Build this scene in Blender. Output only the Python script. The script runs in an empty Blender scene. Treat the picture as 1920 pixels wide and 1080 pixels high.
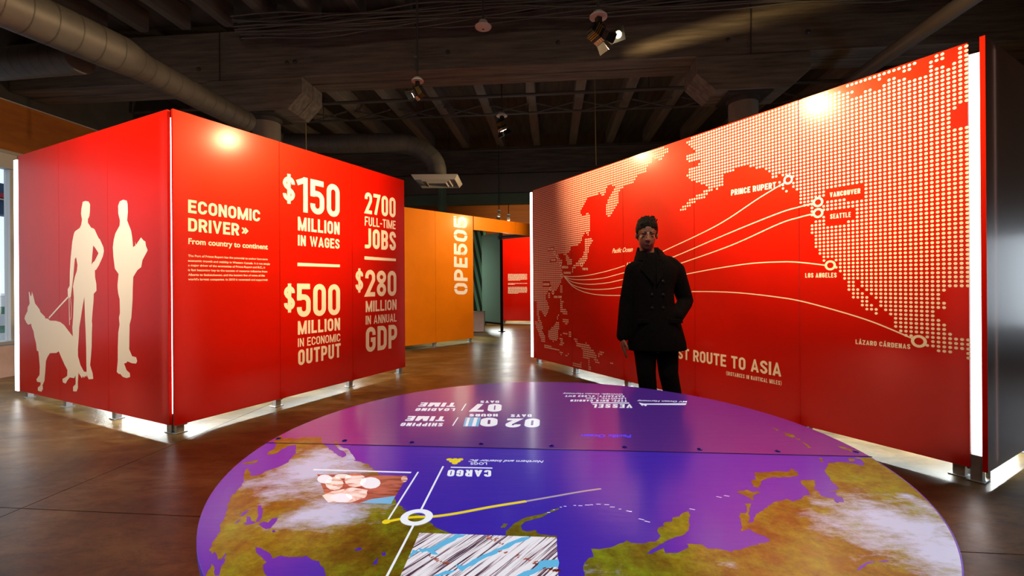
import bpy, bmesh, math, random
import numpy as np
from mathutils import Vector, Matrix, geometry
random.seed(7); rng = np.random.default_rng(7)
C = bpy.context.scene.collection
sc = bpy.context.scene
R = math.radians

# ------------------------------------------------------------------ camera, world, exposure
F = 850.0; TH = 0.0069; EYE = 1.145; HY = 533.2
cam_d = bpy.data.cameras.new('camera'); cam = bpy.data.objects.new('camera', cam_d); C.objects.link(cam)
cam_d.sensor_width = 36; cam_d.lens = F/1920*36; cam_d.shift_y = -(540-HY)/1920; cam_d.clip_start = .05
cr = Vector((math.cos(TH), 0, -math.sin(TH))); cu = Vector((math.sin(TH), 0, math.cos(TH)))
m = Matrix.Identity(4)
for i in range(3): m[i][0] = cr[i]; m[i][1] = cu[i]; m[i][2] = (0, -1, 0)[i]
m[2][3] = EYE
cam.matrix_world = m; sc.camera = cam
sc.view_settings.view_transform = 'Standard'; sc.view_settings.look = 'None'
sc.view_settings.exposure = 0.0; sc.view_settings.gamma = 1; sc.view_settings.use_curve_mapping = False
sc.cycles.max_bounces = 8; sc.cycles.diffuse_bounces = 4; sc.cycles.glossy_bounces = 3
sc.cycles.sample_clamp_indirect = 4; sc.cycles.caustics_reflective = False; sc.cycles.caustics_refractive = False
w = bpy.data.worlds.new('sky'); sc.world = w; w.use_nodes = True
w.node_tree.nodes['Background'].inputs[0].default_value = (.82, .90, 1, 1)
w.node_tree.nodes['Background'].inputs[1].default_value = 1.35

def area(name, loc, target, sx, sy, power, col, spread=180):
    d = bpy.data.lights.new(name, 'AREA'); d.shape = 'RECTANGLE'; d.size = sx; d.size_y = sy; d.energy = power; d.color = col
    d.spread = R(spread)
    o = bpy.data.objects.new(name, d); C.objects.link(o); o.location = loc
    o.rotation_euler = (Vector(target)-Vector(loc)).to_track_quat('-Z', 'Y').to_euler(); return o
def spot(name, loc, target, power, angle, blend=1.0, col=(1, .78, .5), size=.05):
    d = bpy.data.lights.new(name, 'SPOT'); d.energy = power; d.spot_size = R(angle); d.spot_blend = blend; d.color = col; d.shadow_soft_size = size
    o = bpy.data.objects.new(name, d); C.objects.link(o); o.location = loc
    o.rotation_euler = (Vector(target)-Vector(loc)).to_track_quat('-Z', 'Y').to_euler(); return o
WARM = (1, .80, .55)
# gallery spotlights and an added fill (aimed at the display walls); most hang above the frame
HOT = (1, .68, .34)
spot('gallery_or_fill_spot', (-.66, 3.09, 3.38), (2.1, 3.45, 2.60), 1500, 58, 1.0, HOT, .07)
spot('gallery_or_fill_spot', (1.25, 1.6, 4.0), (1.9, 3.9, 1.9), 330, 70, 1.0, WARM, .12)  # added unseen fill, spreads light over the map wall
spot('gallery_or_fill_spot', (.98, 4.22, 3.34), (-2.1, 4.3, 2.35), 1250, 66, 1.0, HOT, .06)
spot('gallery_or_fill_spot', (-1.15, 5.40, 3.20), (1.38, 4.78, 2.35), 650, 72, 1.0, HOT, .045)
spot('gallery_or_fill_spot', (2.0, 8.62, 2.80), (-1.0, 8.9, 2.35), 420, 84, 1.0, HOT, .05)
spot('gallery_or_fill_spot', (-3.1, 1.9, 3.7), (-3.8, 4.1, 1.8), 850, 80, 1.0, WARM)
spot('gallery_or_fill_spot', (-.4, 3.6, 3.9), (-1.6, 5.2, 1.9), 260, 85, 1.0, WARM)
area('projector_fill', (.2, .4, 4.6), (.2, 1.9, .5), .6, .6, 14, (1, .9, .8))
area('right_daylight', (7.7, 4.4, 1.15), (2.9, 2.6, 1.0), 3.2, 1.2, 70, (.80, .90, 1))
area('unseen_fill', (-1.0, -1.5, 4.8), (-1.5, 1.5, 0), 2.5, 1.5, 60, (1, .72, .45))  # added ambient fill, out of view behind the camera

# ------------------------------------------------------------------ pixel helpers (photo pixel -> point on a real plane)
def ray(px, py):
    cx = (px-960)/F; cy = (HY-py)/F
    return Vector((cx*math.cos(TH)+cy*math.sin(TH), 1, -cx*math.sin(TH)+cy*math.cos(TH)))
CAM = Vector((0, 0, EYE))
def hit(px, py, o, n):
    d = ray(px, py); t = (Vector(o)-CAM).dot(n)/d.dot(n); return CAM+d*t
def at(px, py, Y): return CAM+ray(px, py)*Y
def cropf(ox, oy, s): return lambda x, y: (ox+x/s, oy+y/s)

# ------------------------------------------------------------------ mesh helpers
class MB:
    def __init__(s): s.v = []; s.f = []
    def add(s, vs, fs):
        b = len(s.v); s.v += [tuple(v) for v in vs]; s.f += [tuple(b+i for i in f) for f in fs]; return s
    def box(s, c, d, M=None):
        x, y, z = c; a, b, e = d[0]/2, d[1]/2, d[2]/2
        vs = [Vector((x+i*a, y+j*b, z+k*e)) for i in (-1, 1) for j in (-1, 1) for k in (-1, 1)]
        if M is not None: vs = [M @ v for v in vs]
        return s.add(vs, [(0, 1, 3, 2), (4, 6, 7, 5), (0, 4, 5, 1), (2, 3, 7, 6), (0, 2, 6, 4), (1, 5, 7, 3)])
    def prism(s, poly, z0, z1, M=None):
        n = len(poly); vs = [Vector((p[0], p[1], z0)) for p in poly]+[Vector((p[0], p[1], z1)) for p in poly]
        if M is not None: vs = [M @ v for v in vs]
        return s.add(vs, [tuple(range(n-1, -1, -1)), tuple(range(n, 2*n))]+[(i, (i+1) % n, n+(i+1) % n, n+i) for i in range(n)])
    def tube(s, path, r, n=10, caps=True, radii=None):
        P = [Vector(p) for p in path]; rings = []; prev = None
        for i, p in enumerate(P):
            t = (P[min(i+1, len(P)-1)]-P[max(i-1, 0)]).normalized()
            if prev is None:
                a = t.cross(Vector((0, 0, 1)));
                if a.length < 1e-3: a = t.cross(Vector((0, 1, 0)))
                a.normalize()
            else: a = (prev-t*prev.dot(t)).normalized()
            prev = a; b = t.cross(a); rr = radii[i] if radii else r
            rings.append([p+(a*math.cos(2*math.pi*k/n)+b*math.sin(2*math.pi*k/n))*rr for k in range(n)])
        vs = [v for q in rings for v in q]; fs = []
        for i in range(len(P)-1):
            for k in range(n): fs.append((i*n+k, i*n+(k+1) % n, (i+1)*n+(k+1) % n, (i+1)*n+k))
        if caps: fs += [tuple(range(n-1, -1, -1)), tuple((len(P)-1)*n+k for k in range(n))]
        return s.add(vs, fs)
    def lathe(s, prof, n=24, M=None):
        vs = []; fs = []
        for r, z in prof:
            for k in range(n):
                a = 2*math.pi*k/n; v = Vector((r*math.cos(a), r*math.sin(a), z)); vs.append(M @ v if M is not None else v)
        for i in range(len(prof)-1):
            for k in range(n): fs.append((i*n+k, i*n+(k+1) % n, (i+1)*n+(k+1) % n, (i+1)*n+k))
        fs += [tuple(range(n-1, -1, -1)), tuple((len(prof)-1)*n+k for k in range(n))]
        return s.add(vs, fs)
    def build(s, name, mat, parent=None, bevel=0, smooth=False):
        me = bpy.data.meshes.new(name); me.from_pydata(s.v, [], s.f); me.update()
        bm = bmesh.new(); bm.from_mesh(me); bmesh.ops.recalc_face_normals(bm, faces=bm.faces)
        if bevel: bmesh.ops.bevel(bm, geom=bm.edges[:], offset=bevel, segments=1, affect='EDGES', profile=.5)
        bm.to_mesh(me); bm.free()
        if mat: me.materials.append(mat)
        if smooth:
            me.polygons.foreach_set('use_smooth', [True]*len(me.polygons))
            try: me.set_sharp_from_angle(angle=R(40))
            except Exception: pass
        o = bpy.data.objects.new(name, me); C.objects.link(o)
        if parent: o.parent = parent
        return o
def empty(name, loc, rz=0):
    o = bpy.data.objects.new(name, None); C.objects.link(o); o.location = loc; o.rotation_euler = (0, 0, rz); o.empty_display_size = .1; return o
def tag(o, label=None, cat=None, group=None, kind=None):
    if label: o['label'] = label
    if cat: o['category'] = cat
    if group: o['group'] = group
    if kind: o['kind'] = kind
    return o
def thing(name, label, cat, loc=(0, 0, 0), rz=0, group=None): return tag(empty(name, loc, rz), label, cat, group)

# ------------------------------------------------------------------ materials
def mat(name, col, rough=.5, metal=0, spec=.5, emit=None, estr=0, coat=0, noise=None, bump=None, alpha=None):
    """noise=(scale vec, col2, lo, hi, detail); bump=(scale vec, strength)"""
    M = bpy.data.materials.new(name); M.use_nodes = True; N = M.node_tree.nodes; L = M.node_tree.links
    b = N['Principled BSDF']; b.inputs['Base Color'].default_value = (*col, 1); b.inputs['Roughness'].default_value = rough
    b.inputs['Metallic'].default_value = metal; b.inputs['Specular IOR Level'].default_value = spec; b.inputs['Coat Weight'].default_value = coat
    if emit: b.inputs['Emission Color'].default_value = (*emit, 1); b.inputs['Emission Strength'].default_value = estr
    tc = N.new('ShaderNodeTexCoord')
    def nz(scale, detail=6):
        mp = N.new('ShaderNodeMapping'); mp.inputs['Scale'].default_value = scale; L.new(tc.outputs['Object'], mp.inputs[0])
        n = N.new('ShaderNodeTexNoise'); n.inputs['Scale'].default_value = 1; n.inputs['Detail'].default_value = detail; n.inputs['Roughness'].default_value = .62
        L.new(mp.outputs[0], n.inputs['Vector']); return n
    if noise:
        n = nz(noise[0], noise[4] if len(noise) > 4 else 6); r = N.new('ShaderNodeValToRGB'); r.color_ramp.elements[0].position = noise[2]; r.color_ramp.elements[1].position = noise[3]
        r.color_ramp.elements[0].color = (*col, 1); r.color_ramp.elements[1].color = (*noise[1], 1)
        L.new(n.outputs['Fac'], r.inputs[0]); L.new(r.outputs[0], b.inputs['Base Color'])
        if emit == 'base': pass
    if bump:
        n = nz(bump[0]); bp = N.new('ShaderNodeBump'); bp.inputs['Strength'].default_value = bump[1]; bp.inputs['Distance'].default_value = .01
        L.new(n.outputs['Fac'], bp.inputs['Height']); L.new(bp.outputs[0], b.inputs['Normal'])
    return M
def panel_mat(name, col, trans=.10, rough=.42, tcol=(1, .50, .42)):
    M = mat(name, col, rough, spec=.17, coat=.15, bump=((260, 3, 1.2), .05), noise=((2.5, 2.5, 2.5), tuple(c*.93 for c in col), .4, .6))
    N = M.node_tree.nodes; L = M.node_tree.links; b = N['Principled BSDF']; out = N['Material Output']; b.inputs['Coat Roughness'].default_value = .17; b.inputs['Coat IOR'].default_value = 1.4; b.inputs['Specular Tint'].default_value = (1, .5, .12, 1)
    t = N.new('ShaderNodeBsdfTranslucent'); t.inputs[0].default_value = (*tcol, 1)
    mx = N.new('ShaderNodeMixShader'); mx.inputs[0].default_value = trans
    L.new(b.outputs[0], mx.inputs[1]); L.new(t.outputs[0], mx.inputs[2]); L.new(mx.outputs[0], out.inputs[0]); return M
M_red = panel_mat('red_panel', (.58, .0045, .0004), .12)
M_red_shaded = panel_mat('shaded_red_panel', (.10, .022, .026), .03); M_red_shaded.node_tree.nodes['Principled BSDF'].inputs['Specular IOR Level'].default_value = .5; M_red_shaded.node_tree.nodes['Principled BSDF'].inputs['Specular Tint'].default_value = (1, 1, 1, 1)  # end wall: shade put into a darker copy of the red panel
M_orange = panel_mat('orange_panel', (.80, .20, .003), .05)
M_cream = mat('cream_print', (.95, .80, .60), .45)
M_white_print = mat('white_print', (.92, .84, .78), .45)
M_galv = mat('galvanised_steel', (.33, .37, .40), .35, .7, noise=((20, 20, 20), (.42, .46, .48), .4, .6))
M_tube = mat('lit_tube', (.9, .9, .9), .5, emit=(.95, 1, 1), estr=4.0)
M_timber = mat('grey_timber', (.085, .072, .062), .75, noise=((1.2, 14, 14), (.20, .17, .15), .35, .7), bump=((1.5, 26, 26), .6))
M_joist = mat('joist_timber', (.10, .09, .08), .8, noise=((12, 1.2, 12), (.16, .145, .125), .35, .7))
M_joist_lit = mat('lit_joist_timber', (.20, .18, .16), .8, noise=((12, 1.2, 12), (.30, .27, .24), .35, .7))  # joist timber again, with the far bay's brightness put into the colour
M_deck = mat('deck_boards', (.08, .075, .07), .85, noise=((9, 1, 5), (.12, .11, .10), .4, .6))
M_duct = mat('duct_metal', (.095, .09, .083), .52, .15, noise=((7, 7, 7), (.12, .112, .10), .35, .65), bump=((4, 4, 4), .06))
M_seam = mat('duct_seam', (.07, .065, .06), .6, .3)
M_black = mat('black_metal', (.012, .012, .013), .38, .3)
M_iron = mat('painted_iron', (.035, .033, .03), .6)
M_pipe = mat('pipe_paint', (.10, .09, .082), .5)
M_chrome = mat('lamp_reflector', (.85, .80, .75), .18, 1, bump=((40, 40, 40), .4))
M_gold = mat('amber_glass', (.5, .3, .05), .2, .6)
M_lens = mat('lit_lens', (1, .9, .7), .3, emit=(1, .80, .5), estr=30)
M_whitep = mat('white_plastic', (.55, .53, .50), .45)
M_frame = mat('white_window_frame', (.75, .75, .76), .4)
M_conc_pink = mat('pinkish_render', (.50, .34, .30), .8, noise=((5, 5, 5), (.44, .30, .26), .4, .6))
M_owall = mat('orange_plywood', (.52, .17, .015), .6, noise=((1, 3, 12), (.40, .115, .012), .3, .7), bump=((2, 6, 30), .25))
M_dark = mat('dark_paint', (.05, .047, .045), .85, noise=((3, 3, 3), (.062, .058, .055), .4, .6))
M_grey = mat('grey_bulkhead', (.16, .145, .135), .8)
M_column = mat('column_paint', (.20, .18, .155), .55, noise=((4, 4, 1.5), (.16, .14, .12), .4, .65))

# floor: polished, stained concrete
M_floor = mat('polished_concrete', (.2, .16, .12), .26)
N = M_floor.node_tree.nodes; L = M_floor.node_tree.links; b = N['Principled BSDF']; tc = N.new('ShaderNodeTexCoord')
def _noise(scale, det, rough, stretch=(1, 1, 1), rot=0):
    mp = N.new('ShaderNodeMapping'); mp.inputs['Scale'].default_value = stretch; mp.inputs['Rotation'].default_value = (0, 0, rot); L.new(tc.outputs['Object'], mp.inputs[0])
    n = N.new('ShaderNodeTexNoise'); n.inputs['Scale'].default_value = scale; n.inputs['Detail'].default_value = det; n.inputs['Roughness'].default_value = rough
    n.inputs['Distortion'].default_value = .6; L.new(mp.outputs[0], n.inputs['Vector']); return n
n1 = _noise(1.1, 9, .68, (1, 1.7, 1), .5); r1 = N.new('ShaderNodeValToRGB'); L.new(n1.outputs['Fac'], r1.inputs[0])
e = r1.color_ramp.elements; e[0].position = .33; e[0].color = (.055, .036, .010, 1); e[1].position = .68; e[1].color = (.30, .22, .085, 1)
x = e.new(.5); x.color = (.15, .098, .026, 1)
n2 = _noise(4.0, 12, .82, (1, 2.6, 1), .9); r2 = N.new('ShaderNodeValToRGB'); L.new(n2.outputs['Fac'], r2.inputs[0])
e = r2.color_ramp.elements; e[0].position = .38; e[0].color = (.38, .34, .32, 1); e[1].position = .54; e[1].color = (1, 1, 1, 1)
mul = N.new('ShaderNodeMix'); mul.data_type = 'RGBA'; mul.blend_type = 'MULTIPLY'; mul.inputs[0].default_value = .95
L.new(r1.outputs[0], mul.inputs[6]); L.new(r2.outputs[0], mul.inputs[7]); L.new(mul.outputs[2], b.inputs['Base Color'])
n3 = _noise(3, 6, .6); mr = N.new('ShaderNodeMapRange'); mr.inputs[3].default_value = .24; mr.inputs[4].default_value = .42; L.new(n3.outputs['Fac'], mr.inputs[0]); L.new(mr.outputs[0], b.inputs['Roughness'])
n4 = _noise(7, 8, .7); bp = N.new('ShaderNodeBump'); bp.inputs['Strength'].default_value = .12; bp.inputs['Distance'].default_value = .01; L.new(n4.outputs['Fac'], bp.inputs['Height']); L.new(bp.outputs[0], b.inputs['Normal'])

# ------------------------------------------------------------------ setting
BA = math.atan(.0906)                        # building axis, turned 5 degrees from the view
def T(s, d): return Vector((0, 6.8, 0))+Vector((math.cos(BA), -math.sin(BA), 0))*s+Vector((math.sin(BA), math.cos(BA), 0))*d
MT = Matrix.Translation((0, 6.8, 0)) @ Matrix.Rotation(-BA, 4, 'Z')   # local (along beam, depth, z)
SL, SR, DN, DF = -7.07, 8.0, -9.5, 10.6      # room limits in that frame; left wall passes through (-6.5,5.76)
def roomobj(name, boxes, m, kind='structure', parent=None):
    mb = MB()
    for c, d in boxes: mb.box(c, d)
    o = mb.build(name, m, parent); o.matrix_world = MT
    if kind: o['kind'] = kind
    return o
# wall_left plane: solve local s of that point
SL0 = (MT.inverted() @ Vector((-6.5, 5.76, 0))).x; _p = MT.inverted() @ Vector((-8.37, 7.65, 0)); SL = _p.x
# floor slabs divided by saw-cut joints; one joint follows the photo on the left and right
floor = empty('floor', (0, 0, 0)); floor['kind'] = 'structure'
jA = hit(0, 970, (0, 0, 0), Vector((0, 0, 1))); jB = hit(310, 840, (0, 0, 0), Vector((0, 0, 1)))
jC = hit(1808, 1035, (0, 0, 0), Vector((0, 0, 1))); jD = hit(1875, 1080, (0, 0, 0), Vector((0, 0, 1)))
cut_dir = (jB-jA).normalized(); nrm = Vector((-cut_dir.y, cut_dir.x, 0)); cut_dir2 = nrm
Mf = Matrix(((cut_dir.x, nrm.x, 0, jA.x), (cut_dir.y, nrm.y, 0, jA.y), (0, 0, 1, 0), (0, 0, 0, 1)))
inv = Mf.inverted(); q = inv @ jC
corners = [MT @ Vector(p) for p in ((SL-.1, DN, 0), (SR, DN, 0), (SR, DF, 0), (SL-.1, DF, 0))]
cl = [inv @ p for p in corners]; xs = [min(p.x for p in cl), q.x-4.4, q.x, max(p.x for p in cl)]; ys = [min(p.y for p in cl), 0, max(p.y for p in cl)]
def clip_half(poly, a, n):
    out = []
    for i in range(len(poly)):
        p, r = poly[i], poly[(i+1) % len(poly)]; dp = (p[0]-a[0])*n[0]+(p[1]-a[1])*n[1]; dr = (r[0]-a[0])*n[0]+(r[1]-a[1])*n[1]
        if dp >= 0: out.append(p)
        if (dp > 0 > dr) or (dp < 0 < dr):
            t = dp/(dp-dr); out.append((p[0]+(r[0]-p[0])*t, p[1]+(r[1]-p[1])*t))
    return out
for i in range(3):
    for j in range(2):
        poly = [(p.x, p.y) for p in cl]; g = .003
        for a, n in (((xs[i]+g, 0), (1, 0)), ((xs[i+1]-g, 0), (-1, 0)), ((0, ys[j]+g), (0, 1)), ((0, ys[j+1]-g), (0, -1))): poly = clip_half(poly, a, n) if poly else poly
        if len(poly) < 3: continue
        mb = MB(); wp = [Mf @ Vector((p[0], p[1], 0)) for p in poly]; mb.prism([(p.x, p.y) for p in wp], -.12, 0)
        mb.build('slab', M_floor, floor)
roomobj('floor_subbase', [(((SL+SR)/2, (DN+DF)/2, -.2), (SR-SL+.6, DF-DN+.6, .15))], M_dark)
ceiling = roomobj('ceiling', [(((SL+SR)/2, (DN+DF)/2, 5.6), (SR-SL+.6, DF-DN+.6, .12))], M_deck)
for X0 in [-1.48-.02+1.048*k for k in range(-6, 8)]:
    s = (MT.inverted() @ Vector((X0+.0906*9.2, 9.2, 0))).x
    if SL < s < SR:
        mb = MB().box((s, 3.55, 5.37), (.2, 5.9, .33)); o = mb.build('joist', M_joist_lit, ceiling)
for k in range(21):
    s = (MT.inverted() @ Vector((-7.2+.586+.72*k, 6.47, 0))).x
    if SL < s < SR: MB().box((s, -4.8, 5.37), (.14, 9.4, .33)).build('joist', M_joist, ceiling)
# cross bracing between the far joists
for X0 in [-1.5+1.048*k for k in range(-5, 7)]:
    s = (MT.inverted() @ Vector((X0+.0906*9.2, 9.2, 0))).x
    if SL < s < SR-1.1:
        mb = MB()
        for a, b_ in ((0, 1), (1, 0)): mb.tube([(s+.1+(.85 if a else 0), 3.3, 5.16), (s+.1+(.85 if b_ else 0), 3.36, 4.98)], .02, 6)
        mb.build('brace', M_joist, ceiling)
# walls
WH = 5.55
w0, w1 = -4.5, _p.y+.02                           # window run along the left wall (depth, local)
roomobj('wall_left', [((SL-.12, (DN+DF)/2, .1), (.24, DF-DN, .20)), ((SL-.12, (w1+DF)/2, 1.79), (.24, DF-w1, 3.18)), ((SL-.12, (w0+DN)/2, 1.79), (.24, w0-DN, 3.18))], M_conc_pink)
roomobj('wall_left_upper', [((SL-.12, (DN+DF)/2, 3.82), (.24, DF-DN, .86))], M_owall)
roomobj('wall_left_top', [((SL-.12, (DN+DF)/2, (4.25+WH)/2), (.22, DF-DN, WH-4.25))], M_dark)
roomobj('wall_ledge', [((SL0-.08, (DN+1.2)/2, .195), (.16, 1.2-DN, .39))], M_conc_pink)
roomobj('trim_1', [((SL+.015, (DN+DF)/2, 3.40), (.03, DF-DN, .05)), ((SL+.01, (DN+DF)/2, 4.26), (.02, DF-DN, .02))], M_whitep)
roomobj('wall_right', [((SR+.1, (DN+DF)/2, WH/2), (.2, DF-DN, WH))], M_dark)
roomobj('wall_near', [(((SL+SR)/2, DN-.1, WH/2), (SR-SL+.4, .2, WH))], M_dark)
roomobj('wall_far', [(((SL+SR)/2, DF+.1, 2.15), (SR-SL+.4, .2, 4.3))], M_owall)
roomobj('wall_far_top', [(((SL+SR)/2, DF+.1, (4.3+WH)/2), (SR-SL+.4, .2, WH-4.3))], M_dark)
roomobj('trim_2', [(((SL+SR)/2, 6.7, 4.14), (SR-SL, .3, .55))], M_grey)
roomobj('trim_3', [(((SL+SR)/2, 6.75, 3.70), (SR-SL, .3, .30))], mat('green_lit_beam', (.13, .20, .15), .7))  # green light falling on this beam is put into its colour
# window
win = empty('window_1', (0, 0, 0)); win['kind'] = 'structure'; win.matrix_world = MT
fr = MB(); fr.box((SL-.08, (w0+w1)/2, 3.26), (.18, w1-w0, .25)).box((SL-.08, (w0+w1)/2, .23), (.22, w1-w0, .06))
fr.build('window_frame', M_frame, win, .004)
ms = [w1-.04, w1-2.0, w1-4.0, w0+.04]
for y in ms: MB().box((SL-.08, y, 1.695), (.12, .08, 2.87)).build('mullion', M_frame, win, .004)
M_glass = bpy.data.materials.new('window_glass'); M_glass.use_nodes = True
N = M_glass.node_tree.nodes; L = M_glass.node_tree.links; N.remove(N['Principled BSDF'])
tr = N.new('ShaderNodeBsdfTransparent'); tr.inputs[0].default_value = (.93, .96, .97, 1); gl = N.new('ShaderNodeBsdfGlossy'); gl.inputs['Roughness'].default_value = .03
mx = N.new('ShaderNodeMixShader'); mx.inputs[0].default_value = .06; L.new(tr.outputs[0], mx.inputs[1]); L.new(gl.outputs[0], mx.inputs[2]); L.new(mx.outputs[0], N['Material Output'].inputs[0])
for a, b_ in zip(ms[1:], ms[:-1]): MB().box((SL-.08, (a+b_)/2, 1.695), (.01, abs(b_-a)-.08, 2.87)).build('pane', M_glass, win)

# ------------------------------------------------------------------ outside the window
M_out = mat('wharf_deck', (.45, .47, .50), .6); M_blue = mat('navy_canvas', (.03, .10, .24), .6); M_redst = mat('red_stripe', (.45, .02, .05), .6)
M_green = mat('green_railing', (.10, .33, .26), .5); M_boat = mat('white_hull', (.8, .82, .84), .4); M_water = mat('harbour_water', (.33, .40, .46), .12, noise=((1, 1, 1), (.4, .47, .52), .4, .6))
o = MB().box((-14.2, 6, -.9), (13.0, 60, .1)).build('harbour_water', M_water); o['kind'] = 'structure'
o = MB().box((-47, 20, -.92), (60, 120, .1)).build('harbour_water', M_water); o['kind'] = 'structure'
aw = thing('awning', 'navy awning with red and white stripes seen through the window', 'awning', (-10.6, 8.9, .17))
MB().box((0, 0, 2.62), (.3, 4.4, .28)).build('lower_band', M_blue, aw); MB().box((.02, 0, 2.87), (.3, 4.4, .09)).build('red_stripe', M_redst, aw)
MB().box((0, 0, 3.02), (.3, 4.4, .20)).build('upper_band', M_blue, aw); MB().box((.03, 0, 2.79), (.3, 4.4, .02)).build('white_stripe', M_boat, aw)
for y in (-2.1, 2.1): MB().box((-.1, y, .8), (.09, .09, 3.4)).build('post', M_boat, aw)
bt = thing('boat', 'white boat moored beyond the green railing outside the window', 'boat', (-13.4, 12.0, -.85))
hull = MB(); sect = [(-2.6, .05), (-2.2, .55), (-.5, .75), (1.5, .72), (2.4, .6)]
vs = []; fs = []
for x, h_ in sect: vs += [(-h_, x, 1.35), (-h_*.6, x, 0), (h_*.6, x, 0), (h_, x, 1.35)]
for i in range(len(sect)-1):
    for k in range(4): fs.append((4*i+k, 4*i+(k+1) % 4, 4*i+4+(k+1) % 4, 4*i+4+k))
fs += [(3, 2, 1, 0), (16, 17, 18, 19)]
hull.add(vs, fs).build('hull', M_boat, bt); MB().prism([(-.5, -1.2), (.5, -1.2), (.5, 1.7), (-.5, 1.7)], 1.35, 1.85).build('cabin', M_boat, bt, .05)
MB().tube([(0, .2, 1.8), (0, .2, 2.9)], .03, 8).build('mast', M_boat, bt)
rl = thing('railing', 'green metal railing outside the left window', 'railing', (-10.3, 9.0, -.85))
for z in (1.16, 1.54): MB().box((0, 0, z), (.06, 4.6, .15)).build('rail', M_green, rl)
for y in (-2.2, -.7, .8, 2.2): MB().box((.02, y, .80), (.06, .06, 1.60)).build('post', M_boat, rl)

# ------------------------------------------------------------------ flat print helpers (thin geometry lying on a surface)
class Surf:
    """a flat surface: origin o, in-plane axes a (reading right) and b; gives local mesh coordinates for its parent"""
    def __init__(s, o, a, b, to_local): s.o = Vector(o); s.a = Vector(a).normalized(); s.b = Vector(b).normalized(); s.n = s.a.cross(s.b); s.loc = to_local
    def px(s, p):
        h = hit(p[0], p[1], s.o, s.n)-s.o; return (h.dot(s.a), h.dot(s.b))
def flat(name, polys, surf, off, material, parent, holes=None):
    vs = []; fs = []
    for i, poly in enumerate(polys):
        rings = [poly]+([holes[i]] if holes and holes.get(i) else [])
        pts = [p for r_ in rings for p in r_]; b0 = len(vs)
        if len(poly) <= 4 and len(rings) == 1 or (len(rings) == 1 and getattr(flat, 'convex', False)): tris = [tuple(range(len(poly)))]
        else: tris = geometry.tessellate_polygon([[Vector((p[0], p[1], 0)) for p in r_] for r_ in rings])
        vs += [surf.loc(p[0], p[1], off[i] if isinstance(off, list) else off) for p in pts]; fs += [tuple(b0+k for k in t) for t in tris]
    me = bpy.data.meshes.new(name); me.from_pydata(vs, [], fs); me.update()
    # make every face look outward
    n = Vector(surf.loc(0, 0, 1))-Vector(surf.loc(0, 0, 0)); bm = bmesh.new(); bm.from_mesh(me)
    for f in bm.faces:
        if f.normal.dot(n) < 0: f.normal_flip()
    bm.to_mesh(me); bm.free(); me.materials.append(material)
    o = bpy.data.objects.new(name, me); C.objects.link(o); o.parent = parent; return o
def stroke(path, t, closed=False):
    """polyline -> list of quads with mitred joins"""
    P = [np.array(p, float) for p in path]
    P = [p for i, p in enumerate(P) if i == 0 or np.linalg.norm(p-P[i-1]) > 1e-5]
    if closed and np.linalg.norm(P[0]-P[-1]) < 1e-5: P.pop()
    n = len(P); Lf = []; Rt = []
    for i in range(n):
        a = P[i-1] if (i > 0 or closed) else None; c = P[(i+1) % n] if (i < n-1 or closed) else None
        d1 = (P[i]-a) if a is not None else (c-P[i]); d2 = (c-P[i]) if c is not None else d1
        d1 = d1/(np.linalg.norm(d1)+1e-9); d2 = d2/(np.linalg.norm(d2)+1e-9); n1 = np.array([-d1[1], d1[0]]); n2 = np.array([-d2[1], d2[0]])
        mm = n1+n2; mm = mm/(np.linalg.norm(mm)+1e-9); k = 1/max(.35, mm@n1); Lf.append(P[i]+mm*k*t/2); Rt.append(P[i]-mm*k*t/2)
    q = []
    for i in range(n if closed else n-1):
        j = (i+1) % n; q.append([tuple(Lf[i]), tuple(Lf[j]), tuple(Rt[j]), tuple(Rt[i])])
    return q
def arc(cx, cy, rx, ry, a0, a1, n=7): return [(cx+rx*math.cos(R(a0+(a1-a0)*i/n)), cy+ry*math.sin(R(a0+(a1-a0)*i/n))) for i in range(n+1)]
RELW = {'I': 0, '1': .72, '.': 0, ',': 0, "'": 0, ':': 0, '-': .6, 'M': 1.36, 'W': 1.5, ' ': .42, '(': .5, ')': .5, 'L': .88, 'E': .9, 'F': .88, 'J': .85, 'T': .98, 'A': 1.12, 'V': 1.08, 'Y': 1.06, '|': 0, '$': .98, 'Á': 1.12, '»': 1.1}
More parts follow.
